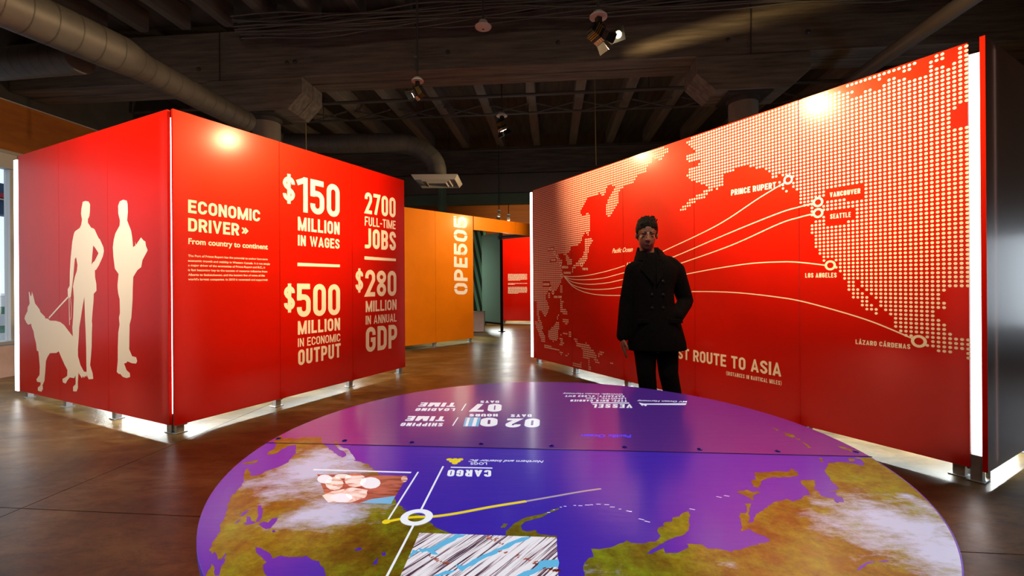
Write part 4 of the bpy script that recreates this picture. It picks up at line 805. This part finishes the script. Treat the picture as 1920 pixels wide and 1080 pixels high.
def ragged(poly, amp, n_sub=4, clipc=True):
    P = [np.array(p) for p in poly]; out = []
    for i in range(len(P)):
        a, c = P[i], P[(i+1) % len(P)]; d = c-a; ln = np.linalg.norm(d); k = int(min(10, max(1, ln/.012))); nrm_ = np.array([-d[1], d[0]])/(ln+1e-9)
        for j in range(k):
            f_ = j/k; q_ = a+d*f_+(nrm_*rng.normal()*amp if j else 0)
            rr_ = np.hypot(*q_)
            if clipc and rr_ > TR-.002: q_ = q_*(TR-.002)/rr_
            out.append(tuple(q_))
    return out
def land(f, pts, amp=.0025, m_=None, off=.0006, name='land_print', ext=None):
    P = [tp(f, *p) for p in pts]
    if ext: P += ext
    P = ragged(P, amp)
    for side, z in ((-sn_, 0), (sn_, .004)):
        Q = clip_half(P, L0, side)
        if len(Q) > 2: flat(name, [Q], sT, off+z, m_ or M_land, tab)
def rim(a0, a1, n=30): return [((TR-.004)*math.cos(R(a0+(a1-a0)*i/n)), (TR-.004)*math.sin(R(a0+(a1-a0)*i/n))) for i in range(n+1)]
def ang(f, x, y): p = tp(f, x, y); return math.degrees(math.atan2(p[1], p[0]))
na_t = [(612,66),(650,70),(655,90),(700,82),(768,92),(782,78),(940,78),(945,122),(990,155),(1040,195),(1085,225),(1122,205),(1160,245),(1210,252),(1270,272),(1325,318),(1360,350),(1420,400),(1440,500),(1500,570),(1560,600)]
P = [tp(T1, *p) for p in na_t]+[tp(T2, *p) for p in [(200,430),(250,470),(330,480),(400,535),(455,575),(520,600),(565,618),(700,640),(900,640),(1000,780),(1000,1100)]]
a_end = ang(T1, 60, 1240); P += [tp(T2, 300, 1300), tp(T1, 100, 1300)]
P += [tp(T1, *p) for p in [(100,1075),(140,990),(165,1075),(195,1078),(210,1010),(240,965),(245,910),(215,960),(185,960),(165,905),(140,925),(122,895),(142,865),(165,815),(205,760),(200,712),(235,660),(252,585),(275,520),(330,455),(375,400),(372,350),(385,315),(408,300),(418,325),(425,360),(500,345),(530,322),(620,295),(698,257),(720,225),(752,185),(757,130),(700,138),(640,170),(608,195),(545,205),(560,180),(600,150),(615,130),(590,118)]]
Pn = ragged(P, .0022)
for side, z in ((-sn_, 0), (sn_, .004)):
    Q = clip_half(Pn, L0, side)
    if len(Q) > 2: flat('land_print', [Q], sT, .0006+z, M_land, tab)
land(T1, [(1018,112),(1040,108),(1060,125),(1078,145),(1130,163),(1165,205),(1185,238),(1160,250),(1125,215),(1110,190),(1060,160)])
land(T1, [(355,270),(400,255),(485,233),(462,260),(400,272)])
for q_ in ([(480,570),(500,570),(512,610),(505,660),(482,690),(462,688),(480,640),(474,590)], [(395,645),(425,655),(432,682),(470,690),(440,706),(385,712),(370,700),(395,690)], [(480,705),(520,685),(550,695),(580,665),(622,656),(600,700),(570,735),(535,742),(510,730)],
           [(342,655),(370,620),(412,600),(400,620),(370,645)], [(300,705),(340,675),(356,670),(330,695)], [(458,872),(500,878),(545,905),(582,955),(640,933),(700,945),(800,945),(822,933),(870,965),(920,975),(952,1020),(975,1110),(560,1110),(520,1045),(515,1000),(540,980),(500,940),(465,910)],
           [(1170,892),(1215,873),(1232,885),(1200,900)], [(1370,915),(1400,908),(1402,930),(1375,935)], [(1302,1000),(1345,945),(1338,995)], [(580,750),(600,750),(600,765),(582,765)]):
    land(T1, q_, .0012, M_ocean, .0010, 'lake_print')
land(T2, [(950,640),(955,600),(990,570),(1040,530),(1100,500),(1170,485),(1240,468),(1335,432),(1338,440),(1190,505),(1095,530),(1062,560),(1072,592),(1110,602),(1172,590),(1200,622),(1322,630),(1322,655)])
land(T2, [(915,575),(940,545),(970,545),(950,572)])
isl = []
for x_, y_ in ((1262,464),(1300,445),(1350,426),(1380,420),(1450,414),(1490,416),(1540,411),(1570,409),(1620,405),(1680,408),(1720,425),(1850,457),(1775,440)):
    c = tp(T2, x_, y_); q_ = random.uniform(.35, .9); isl.append([(c[0]-.009*q_, c[1]-.001), (c[0]+.008*q_, c[1]-.002), (c[0]+.009*q_, c[1]+.001), (c[0]-.006*q_, c[1]+.002)])
for x_, y_ in ((355,535),(460,603),(510,622),(890,518),(1115,415),(1180,405)):
    c = tp(T3, x_, y_); isl.append([(c[0]-.008, c[1]+.003), (c[0]+.006, c[1]-.004), (c[0]+.009, c[1]-.002), (c[0]-.004, c[1]+.005)])
flat('island_print', isl, sT, .0008, M_paper, tab)
sib = [(-30,1000),(0,950),(60,920),(38,850),(110,855),(240,825),(342,778),(370,800),(440,805),(580,790),(625,740),(600,715),(608,670),(650,660),(660,625),(720,620),(725,588),(780,580),(800,555),(858,533),(872,650),(842,710),(800,742),(720,765),(650,800),(560,850),(508,892),(550,892),(590,870),(650,845),(662,887),(760,887),(862,840),(848,808),(975,815),(1020,850),(1100,850),(1220,877),(1300,860),(1400,822),(1550,778),(1500,745),(1440,725),(1370,680),(1300,705),(1302,600),(1295,548),(1345,550),(1352,510),(1330,468),(1388,468),(1372,540),(1362,632),(1400,630),(1430,560),(1500,510),(1600,450),(1690,430),(1740,452),(1810,430),(1830,405),(1885,398)]
P = [tp(T3, *p) for p in sib]+[tp(T4, *p) for p in [(358,530),(330,490),(300,460),(293,435),(378,430),(388,452),(382,490),(412,510),(430,540),(470,552),(520,556),(528,582),(545,590),(585,582),(575,550),(540,540),(535,512),(483,512),(555,490),(500,440),(472,400),(452,370),(478,320),(540,310),(600,313),(655,322),(705,336),(722,320),(700,292),(655,282)]]
aE = ang(T4, 770, 280); P += rim(aE, -75, 60)+[tp(T3, -30, 1250)]
Ps = ragged(P, .0022)
for side, z in ((-sn_, 0), (sn_, .004)):
    Q = clip_half(Ps, L0, side)
    if len(Q) > 2: flat('land_print', [Q], sT, .0006+z, M_land, tab)
land(T3, [(1262,372),(1350,350),(1400,375),(1442,360),(1465,378),(1410,400),(1405,445),(1350,410)]); land(T3, [(1418,205),(1470,208),(1560,200),(1600,195),(1690,202),(1718,175),(1750,180),(1792,230),(1720,245),(1590,245),(1510,262),(1470,290),(1456,338),(1400,325),(1388,285),(1422,250)])
land(T4, [(412,280),(440,285),(447,305),(425,312)]); land(T4, [(612,285),(655,290),(652,306),(625,306)])
for q_ in ([(88,70),(150,95),(132,102)], [(168,110),(242,130),(242,152),(190,132)], [(280,160),(372,217),(340,217),(310,185)], [(538,200),(640,228),(642,246),(560,217)], [(245,148),(290,158),(285,168)]): land(T4, q_, .004)
land(T4, [(805+0, 985),(760,980),(700,1010),(670,1045),(690,1042),(740,1000),(800,985),(880,985),(870,972)], .001, M_ocean, .0010, 'lake_print')
# the two projected photographs of logs
def quad(f, ps): return [tp(f, *p) for p in ps]
M_logs = disp('projected_log_pile', (.7, .72, .8), e=.5, bump=.02)
N = M_logs.node_tree.nodes; L = M_logs.node_tree.links; b = N['Principled BSDF']; tc = N.new('ShaderNodeTexCoord')
dv = np.array(tp(T2, 860, 640))-np.array(tp(T2, 560, 850)); la = math.atan2(dv[1], dv[0])
mp = N.new('ShaderNodeMapping'); mp.vector_type = 'TEXTURE'; mp.inputs['Rotation'].default_value = (0, 0, la); mp.inputs['Scale'].default_value = (.22, .0055, 1); L.new(tc.outputs['Object'], mp.inputs[0])
n = N.new('ShaderNodeTexNoise'); n.inputs['Scale'].default_value = 1; n.inputs['Detail'].default_value = 4; n.inputs['Roughness'].default_value = .6; L.new(mp.outputs[0], n.inputs['Vector'])
r = N.new('ShaderNodeValToRGB'); r.color_ramp.interpolation = 'LINEAR'; e = r.color_ramp.elements; e[0].position = .40; e[0].color = (.04, .02, .05, 1); e[1].position = .50; e[1].color = (.70, .74, .84, 1); x = e.new(.44); x.color = (.32, .24, .30, 1)
L.new(n.outputs['Fac'], r.inputs[0]); L.new(r.outputs[0], b.inputs['Base Color']); L.new(r.outputs[0], b.inputs['Emission Color'])
ph2 = quad(T2, [(332, 612), (1320, 645), (1332, 922), (1345, 1180), (95, 1130), (195, 922)])
ph2 = quad(T2, [(332, 612), (1320, 645), (1332, 922), (1340, 1080), (130, 1060), (195, 922)])
o = flat('log_photo', [ph2], sT, .0016, M_logs, tab); o['label'] = 'projected photo of floating logs, white with light blue bands'
for q_ in ([(590,622),(672,626),(520,700),(440,742),(470,770),(430,770),(385,745),(350,755),(320,720),(350,728),(420,715)], [(1070,645),(1140,642),(1000,705),(860,775),(690,855),(640,892),(610,870),(590,842),(650,848),(760,790),(880,730),(960,690)],
           [(1332,802),(1332,858),(1230,870),(1120,922),(1010,960),(950,960),(1060,905),(1180,850),(1200,815)], [(600,880),(560,905),(480,922),(380,960),(340,985),(330,970),(420,925),(520,885)], [(285,735),(340,745),(270,790),(258,780)]):
    flat('blue_band', [ragged(quad(T2, q_), .002, clipc=False)], sT, .0020, M_cyan, tab)
for k in range(46):
    base = random.choice([((345, 760), (540, 850)), ((890, 740), (1160, 830)), ((800, 640), (930, 690)), ((1200, 870), (1330, 890))]); f_ = random.random(); x_ = base[0][0]+(base[1][0]-base[0][0])*f_; y_ = base[0][1]+(base[1][1]-base[0][1])*f_+random.uniform(-8, 8)
    w_ = random.uniform(12, 34); flat('bark_print', [quad(T2, [(x_, y_), (x_+w_, y_-w_*.35), (x_+w_+6, y_+3-w_*.3), (x_+8, y_+8)])], sT, .0022, M_brown, tab) if k < 46 else None
o = flat('log_photo', [quad(T1, [(905, 345), (1560, 355), (1440, 560), (985, 548)])], sT, .0016, M_brown, tab); o['label'] = 'projected photo of stacked log ends, cream and bark brown'
flat('log_side', [quad(T1, [(985, 548), (940, 500), (1010, 470), (1160, 440), (1270, 460), (1250, 515), (1150, 550)])], sT, .0018, M_logend, tab)
for x_, y_, a_, h_ in ((1180, 388, 78, 50), (1290, 408, 74, 42), (1030, 412, 66, 48), (1190, 488, 78, 40), (1080, 515, 80, 32), (960, 380, 55, 32), (1090, 360, 60, 16), (1535, 380, 24, 22)):
    flat('log_end', [quad(T1, [(x_+a_*math.cos(R(t_)), y_+h_*math.sin(R(t_))) for t_ in range(0, 360, 30)])], sT, .0020+.0001*(x_ % 5), M_logend if (x_ % 3) else M_paper, tab)
flat('sky_patch', [quad(T1, [(1215, 552), (1300, 525), (1470, 503), (1440, 560)])], sT, .0025, M_cyan, tab)
# lines, ring, yellow track
def tline(f, ps, wd, m_, name, off=.0030): flat(name, stroke([tp(f, *p) for p in ps], wd), sT, off, m_, tab)
tline(T2, [(503, 133), (338, 458)], .0062, M_paper, 'pointer_line'); tline(T2, [(293, 550), (85, 950)], .0062, M_paper, 'pointer_line'); tline(T2, [(323, 174), (108, 515)], .0055, M_paper, 'pointer_line'); tline(T1, [(878, 312), (1585, 333)], .010, M_paper, 'pointer_line')
flat('route_track', stroke(smooth_path([tp(T2, *p) for p in [(95, 533), (200, 512), (310, 498), (430, 495), (600, 472), (850, 425), (1100, 385)]], 5), .013), sT, .0026, M_yellow, tab)
M_fade = disp('projected_pale_track', (.55, .45, .45), e=.4); flat('route_track_end', stroke(smooth_path([tp(T2, *p) for p in [(1100, 385), (1300, 350), (1500, 315), (1640, 295)]], 4), .009), sT, .0026, M_fade, tab)
c = tp(T2, 312, 500); flat('port_ring', stroke([(c[0]+.036*math.cos(R(a)), c[1]+.036*math.sin(R(a))) for a in range(0, 360, 10)], .021, True), sT, .0034, M_paper, tab)
flat.convex = True
c = tp(T2, 95, 533); flat('origin_dot', [[(c[0]+.0125*math.cos(R(a)), c[1]+.0125*math.sin(R(a))) for a in range(0, 360, 24)]], sT, .0036, M_yellow, tab)
flat('log_icon', [[(tp(T2, x_, y_)[0]+.0115*math.cos(R(a)), tp(T2, x_, y_)[1]+.0115*math.sin(R(a))) for a in range(0, 360, 24)] for x_, y_ in ((547, 84), (587, 84), (627, 84), (567, 97), (607, 97), (587, 110))], sT, .0030, M_yellow, tab)
flat.convex = False
def LT(f, txt, x0, x1, yb, yt, t=.2, slant=0, off=.0030, m_=None, sk=0): lettering(sT, txt, f(x0, yb+sk), f(x1, yb), f(x0-slant, yt+sk), tab, m_ or M_paper, t, .13, off)
V5 = cropf(740, 720, 3.31)
LT(T2, 'CARGO', 848, 540, 158, 205, .24, 0, sk=3); lowercase(sT, 'LOGS', T2(818, 106), T2(700, 106), T2(818, 122), tab, M_paper, .01, .003)
lowercase(sT, 'Northern and Interior BC', T2(1227, 92), T2(700, 84), T2(1215, 108), tab, M_paper, .01, .003); flat('rule', [quad(T2, [(557, 137), (857, 143), (857, 150), (557, 143)])], sT, .003, M_paper, tab)
Bk = .0068
LT(V5, 'SHIPPING', 303, 45, 243, 263, .22, 8, Bk, sk=2); LT(V5, 'TIME', 320, 85, 201, 230, .26, 14, Bk, sk=3); LT(V5, 'LOADING', 378, 137, 152, 169, .22, 8, Bk, sk=1); LT(V5, 'TIME', 385, 165, 117, 142, .26, 14, Bk, sk=2)
tline(V5, [(393, 210), (360, 262)], .006, M_paper, 'divider', Bk); tline(V5, [(443, 125), (415, 168)], .006, M_paper, 'divider', Bk)
LT(V5, '0', 640, 538, 212, 266, .3, 4, Bk); flat('blurred_digit', [quad(V5, [(440, 210), (535, 210), (520, 266), (425, 266)])], sT, Bk, M_cyan, tab); tline(V5, [(505, 212), (490, 265)], .018, M_paper, 'blurred_stroke', Bk+.0003); tline(V5, [(460, 212), (445, 265)], .012, M_paper, 'blurred_stroke', Bk+.0003)
LT(V5, '02', 902, 700, 217, 272, .36, 4, Bk); LT(V5, 'HOURS', 640, 465, 188, 204, .24, 0, Bk); LT(V5, 'DAYS', 850, 722, 191, 207, .24, 0, Bk); LT(V5, '07', 665, 480, 126, 174, .36, 4, Bk); LT(V5, 'DAYS', 648, 533, 106, 119, .24, 0, Bk)
LT(V5, 'VESSEL', 1475, 1228, 127, 149, .26, 0, Bk, sk=1); flat('rule', [quad(V5, [(1218, 115), (1455, 118), (1457, 123), (1218, 120)])], sT, Bk, M_paper, tab)
LT(V5, 'TYPE: BULK CARRIER', 1442, 1093, 99, 110, .17, 0, Bk, sk=2); lowercase(sT, 'LENGTH: 175m', V5(1435, 88), V5(1188, 86), V5(1435, 97), tab, M_paper, .012, Bk); LT(V5, 'CAPACITY: 31,882 DWT', 1425, 1060, 72, 81, .17, 0, Bk, sk=2)
lowercase(sT, 'OWNER: Ocean Harmony', V5(1416, 62), V5(1045, 57), V5(1416, 69), tab, M_paper, .012, Bk); lowercase(sT, 'MV Ocean Harmony', V5(1815, 108), V5(1508, 102), V5(1812, 116), tab, M_paper, .012, Bk)
flat('ship_icon', [quad(V5, [(1515, 118), (1545, 124), (1600, 124), (1812, 122), (1805, 132), (1600, 130), (1566, 130), (1562, 138), (1552, 138), (1548, 131), (1535, 137), (1528, 130)])], sT, Bk, M_paper, tab)
lowercase(sT, 'Pacific Ocean', V5(1468, 319), V5(1160, 316), V5(1466, 335), tab, M_blueink, .03, Bk)

# ------------------------------------------------------------------ person in front of the map wall
PY = 3.5; PX = (1232-960)/F*PY; k_ = PY/F
def pp(px, py, y=0): return Vector(((px-1232)*k_, y, EYE+(531.4-py)*k_))
def ell(mb, c, r_, rot=None, n=14, m_=10):
    vs = []; fs = []; c = Vector(c)
    for i in range(1, m_):
        th = math.pi*i/m_
        for j in range(n):
            ph = 2*math.pi*j/n; v = Vector((r_[0]*math.sin(th)*math.cos(ph), r_[1]*math.sin(th)*math.sin(ph), r_[2]*math.cos(th)))
            if rot is not None: v = rot @ v
            vs.append(c+v)
    t_ = Vector((0, 0, r_[2])); bt_ = Vector((0, 0, -r_[2]))
    if rot is not None: t_ = rot @ t_; bt_ = rot @ bt_
    vs += [c+t_, c+bt_]; T_ = len(vs)-2
    for i in range(m_-2):
        for j in range(n): fs.append((i*n+j, i*n+(j+1) % n, (i+1)*n+(j+1) % n, (i+1)*n+j))
    for j in range(n): fs.append((T_, (j+1) % n, j)); fs.append((T_+1, (m_-2)*n+j, (m_-2)*n+(j+1) % n))
    mb.add(vs, fs)
def limb(mb, pts, radii, n=14):
    P = []; rr = []
    for i in range(len(pts)-1):
        for j in range(6): f_ = j/6; P.append(Vector(pts[i]).lerp(Vector(pts[i+1]), f_)); rr.append(radii[i]*(1-f_)+radii[i+1]*f_)
    P.append(Vector(pts[-1])); rr.append(radii[-1]); mb.tube(P, 0, n, True, rr); ell(mb, P[0], (rr[0],)*3, n=n); ell(mb, P[-1], (rr[-1],)*3, n=n)
def fuse(mb, name, material, parent, vox, sm=4):
    o = mb.build(name, material, parent); md = o.modifiers.new('r', 'REMESH'); md.mode = 'VOXEL'; md.voxel_size = vox; md.use_smooth_shade = True
    md2 = o.modifiers.new('s', 'SMOOTH'); md2.iterations = sm; md2.factor = .5
    dg = bpy.context.evaluated_depsgraph_get(); me = bpy.data.meshes.new_from_object(o.evaluated_get(dg)); o.modifiers.clear(); o.data = me
    me.polygons.foreach_set('use_smooth', [True]*len(me.polygons)); return o
per = thing('person', 'person with short dark hair in a dark peacoat standing before the map wall, looking down', 'person', (PX, PY, 0))
M_skin = mat('skin', (.26, .125, .08), .5, noise=((25, 25, 25), (.23, .105, .068), .4, .6)); M_coat = mat('dark_wool', (.003, .0027, .003), .95, spec=.10, noise=((60, 60, 60), (.005, .0047, .005), .4, .6), bump=((90, 90, 90), .25))
M_trs = mat('dark_trousers', (.004, .004, .006), .95, spec=.12); M_hair = mat('dark_hair', (.004, .003, .002), .7, spec=.2, bump=((120, 120, 20), .5)); M_shoe = mat('black_leather', (.01, .01, .01), .35)
M_shirt = mat('dark_scarf', (.03, .012, .012), .8)
HR = Matrix.Rotation(R(12), 3, 'X') @ Matrix.Rotation(R(-10), 3, 'Z')   # head bowed and turned; face looks to -Y
hc = pp(1212, 440, -.02)
def hp(x, y, z): return hc+HR @ Vector((x, y, z))
body = MB()
ell(body, hp(0, .012, .035), (.074, .092, .088), HR); ell(body, hp(0, -.018, -.036), (.063, .071, .082), HR); ell(body, hp(0, -.052, -.088), (.028, .026, .022), HR)
for s_ in (-1, 1):
    ell(body, hp(s_*.034, -.052, -.022), (.022, .022, .018), HR, 10, 8); ell(body, hp(s_*.030, -.072, .020), (.026, .014, .009), HR, 10, 8); ell(body, hp(s_*.076, .012, -.012), (.010, .016, .028), HR, 10, 8)
    ell(body, hp(s_*.010, -.092, -.034), (.009, .010, .008), HR, 8, 6)
limb(body, [hp(0, -.080, .012), hp(0, -.098, -.030)], [.0085, .0125], 10); ell(body, hp(0, -.078, -.062), (.024, .012, .0075), HR, 10, 8); ell(body, hp(0, -.075, -.073), (.019, .012, .0075), HR, 10, 8)
nb = pp(1216, 486, .02); limb(body, [hp(0, .025, -.05), nb, pp(1220, 510, .02)], [.054, .056, .085])
ell(body, pp(1226, 540, .01), (.15, .085, .17)); ell(body, pp(1224, 600, .01), (.12, .08, .14)); ell(body, pp(1226, 640, .01), (.13, .085, .10))
# legs inside the trousers
hipL, hipR = pp(1208, 640, .0), pp(1250, 640, .02); knL, knR = pp(1209, 697, -.02), pp(1252, 700, .0); anL, anR = Vector((pp(1222, 800).x, .03, .085)), Vector((pp(1274, 800).x, .06, .085))
for h_, k2_, a_ in ((hipL, knL, anL), (hipR, knR, anR)): limb(body, [h_, k2_, a_], [.07, .048, .036])
# arms inside the sleeves
shL, elL, wrL = pp(1190, 506, .02), pp(1176, 568, .03), pp(1166, 632, -.01)
shR, elR, wrR = pp(1268, 507, .02), pp(1291, 566, .06), pp(1264, 592, -.06)
limb(body, [shL, elL, wrL], [.045, .036, .026]); limb(body, [shR, elR, wrR], [.045, .036, .027])
# hanging left hand (image left) with palm, four fingers and thumb
palm = wrL+Vector((.002, -.012, -.045)); ell(body, palm, (.020, .036, .046), None, 12, 10)
for i, ln in enumerate((.062, .070, .066, .052)):
    b0 = palm+Vector((.002, -.026+.0175*i, -.036)); limb(body, [b0, b0+Vector((.006, -.002, -ln*.5)), b0+Vector((.020, -.004, -ln*.95))], [.0092, .0085, .0070], 8)
b0 = palm+Vector((.004, -.032, .012)); limb(body, [b0, b0+Vector((.012, -.018, -.028)), b0+Vector((.018, -.020, -.052))], [.011, .0098, .008], 8)
# right hand tucked in the pocket
palm2 = wrR+Vector((-.035, -.01, -.035)); ell(body, palm2, (.04, .02, .034), Matrix.Rotation(R(35), 3, 'Y'), 12, 10)
for i, ln in enumerate((.05, .055, .05, .04)): b0 = palm2+Vector((-.030+.006*i, -.002, -.018-.013*i)); limb(body, [b0, b0+Vector((-ln*.6, 0, -.02))], [.009, .0075], 8)
b0 = palm2+Vector((-.006, -.014, .02)); limb(body, [b0, b0+Vector((-.03, -.012, .002))], [.0105, .0085], 8)
fuse(body, 'body', M_skin, per, .0045, 5)
for s_ in (-1, 1):
    e_ = MB(); ell(e_, hp(s_*.031, -.0745, -.004), (.014, .008, .0045), HR, 12, 8); e_.build('eyelid', mat('eyelid', (.10, .045, .035), .6), per, smooth=True)
    e_ = MB(); limb(e_, [hp(s_*.014, -.085, .026), hp(s_*.048, -.074, .026)], [.0042, .003], 6); e_.build('eyebrow', M_hair, per, smooth=True)
e_ = MB(); ell(e_, hp(0, -.0875, -.067), (.021, .006, .0022), HR, 12, 6); e_.build('mouth', mat('lips', (.16, .04, .035), .5), per, smooth=True)
hair = MB(); ell(hair, hp(0, .022, .052), (.083, .098, .084), HR); ell(hair, hp(0, .055, .0), (.078, .068, .085), HR)
for s_ in (-1, 1): ell(hair, hp(s_*.070, .024, .034), (.014, .040, .045), HR, 10, 8)
for i in range(26):
    a_ = random.uniform(-1, 1); limb(hair, [hp(.058*a_, -.040-.018*(1-abs(a_)), .098-.02*abs(a_)), hp(.066*a_+.006, -.068+.030*a_*a_, .064+random.uniform(-.010, .008))], [.010, .004], 6)
for i in range(30):
    a_ = random.uniform(0, 6.28); r_ = random.uniform(.02, .075); zt_ = .052+.084*math.sqrt(max(0, 1-(r_/.088)**2)); limb(hair, [hp(r_*math.cos(a_), .022+r_*math.sin(a_), zt_-.012), hp(r_*1.08*math.cos(a_)+.010, .022+r_*1.08*math.sin(a_), zt_+.009)], [.010, .004], 6)
fuse(hair, 'hair', M_hair, per, .005, 1)
# coat: lofted body with flared hem, sleeves, collar, lapels, pockets and buttons
coat = MB()
def loft(mb, rings_, n=36):
    vs = []; fs = []
    for (cx, cy, z, rx, ry, pw) in rings_:
        for j in range(n):
            a = 2*math.pi*j/n; ca, sa = math.cos(a), math.sin(a); vs.append((cx+rx*math.copysign(abs(ca)**pw, ca), cy+ry*math.copysign(abs(sa)**pw, sa), z))
    for i in range(len(rings_)-1):
        for j in range(n): fs.append((i*n+j, i*n+(j+1) % n, (i+1)*n+(j+1) % n, (i+1)*n+j))
    fs += [tuple(range(n-1, -1, -1)), tuple((len(rings_)-1)*n+j for j in range(n))]; mb.add(vs, fs)
def cr_(py, xl, xr, ry, pw=.85, cy=.01): a = pp(xl, py); b_ = pp(xr, py); return ((a.x+b_.x)/2, cy, a.z, (b_.x-a.x)/2, ry, pw)
loft(coat, [cr_(656, 1176, 1286, .150), cr_(640, 1178, 1284, .150), cr_(610, 1180, 1276, .140), cr_(575, 1182, 1264, .125), cr_(545, 1182, 1262, .125), cr_(515, 1182, 1270, .126), cr_(502, 1186, 1272, .115), cr_(490, 1194, 1262, .10), cr_(480, 1198, 1248, .080), cr_(474, 1204, 1238, .065)])
limb(coat, [shL+Vector((0, 0, -.005)), elL, wrL+Vector((0, 0, .012))], [.070, .056, .047]); limb(coat, [shR+Vector((.0, 0, -.005)), elR, wrR], [.074, .060, .052])
ell(coat, pp(1200, 497, .02), (.075, .085, .05), Matrix.Rotation(R(-22), 3, 'Y')); ell(coat, pp(1256, 493, .02), (.095, .085, .052), Matrix.Rotation(R(24), 3, 'Y')); ell(coat, pp(1234, 476, .045), (.07, .06, .05), Matrix.Rotation(R(30), 3, 'Y'))
coat_o = fuse(coat, 'coat', M_coat, per, .009, 5)
col = MB(); cN = pp(1219, 478, .02)
prof = []
for j in range(19):
    a = R(-62+j*304/18)-R(90)+R(90); a = R(-90+28+j*(304/18)); prof.append((math.cos(a), math.sin(a)))
vs = []; fs = []
for j, (ca, sa) in enumerate(prof):
    lift = .062 if 5 <= j <= 13 else .028; vs += [cN+Vector((ca*.085, sa*.085, -.03)), cN+Vector((ca*.078, sa*.082, lift)), cN+Vector((ca*.088, sa*.092, lift+.002)), cN+Vector((ca*.118, sa*.115, -.045))]
for j in range(18):
    for q_ in range(4): fs.append((4*j+q_, 4*j+(q_+1) % 4, 4*j+4+(q_+1) % 4, 4*j+4+q_))
fs += [(3, 2, 1, 0), (72, 73, 74, 75)]; col.add(vs, fs).build('collar', M_coat, coat_o, smooth=True)
for s_ in (-1, 1):
    lp = MB(); a = pp(1219, 486, -.085); pts = [a+Vector((s_*.02, .01, .01)), a+Vector((s_*.075, .015, -.01)), a+Vector((s_*.098, .0, -.085)), a+Vector((s_*.008, -.045, -.20))]
    lp.add(pts+[p+Vector((0, -.014, 0)) for p in pts], [(0, 1, 2, 3), (7, 6, 5, 4), (0, 4, 5, 1), (1, 5, 6, 2), (2, 6, 7, 3), (3, 7, 4, 0)]).build('lapel', M_coat, coat_o, .003)
for z_ in (528, 552, 576):
    for x_ in (1214, 1234):
        p = pp(x_, z_, -.117); MB().lathe([(.011, 0), (.011, .004), (.007, .006)], 14, Matrix.Translation(p) @ Matrix.Rotation(R(90), 4, 'X')).build('button', M_black, coat_o, smooth=True)
MB().box(pp(1256, 600, -.125), (.10, .012, .03), ).build('pocket_flap', M_coat, coat_o, .003); MB().box(pp(1196, 600, -.12), (.09, .012, .03)).build('pocket_flap', M_coat, coat_o, .003)
tr_ = MB()
limb(tr_, [hipL+Vector((0, 0, .02)), knL, anL+Vector((0, 0, .0))], [.095, .072, .060]); limb(tr_, [hipR+Vector((0, 0, .02)), knR, anR], [.095, .074, .062]); ell(tr_, pp(1229, 636, .01), (.15, .10, .08))
fuse(tr_, 'trousers', M_trs, per, .009, 4)
for an in (anL, anR):
    sh = MB(); ell(sh, (an.x, an.y-.07, .040), (.045, .13, .040)); ell(sh, (an.x, an.y, .06), (.042, .05, .055)); sh.box((an.x, an.y-.06, .012), (.085, .235, .024)); fuse(sh, 'shoe', M_shoe, per, .007, 3)
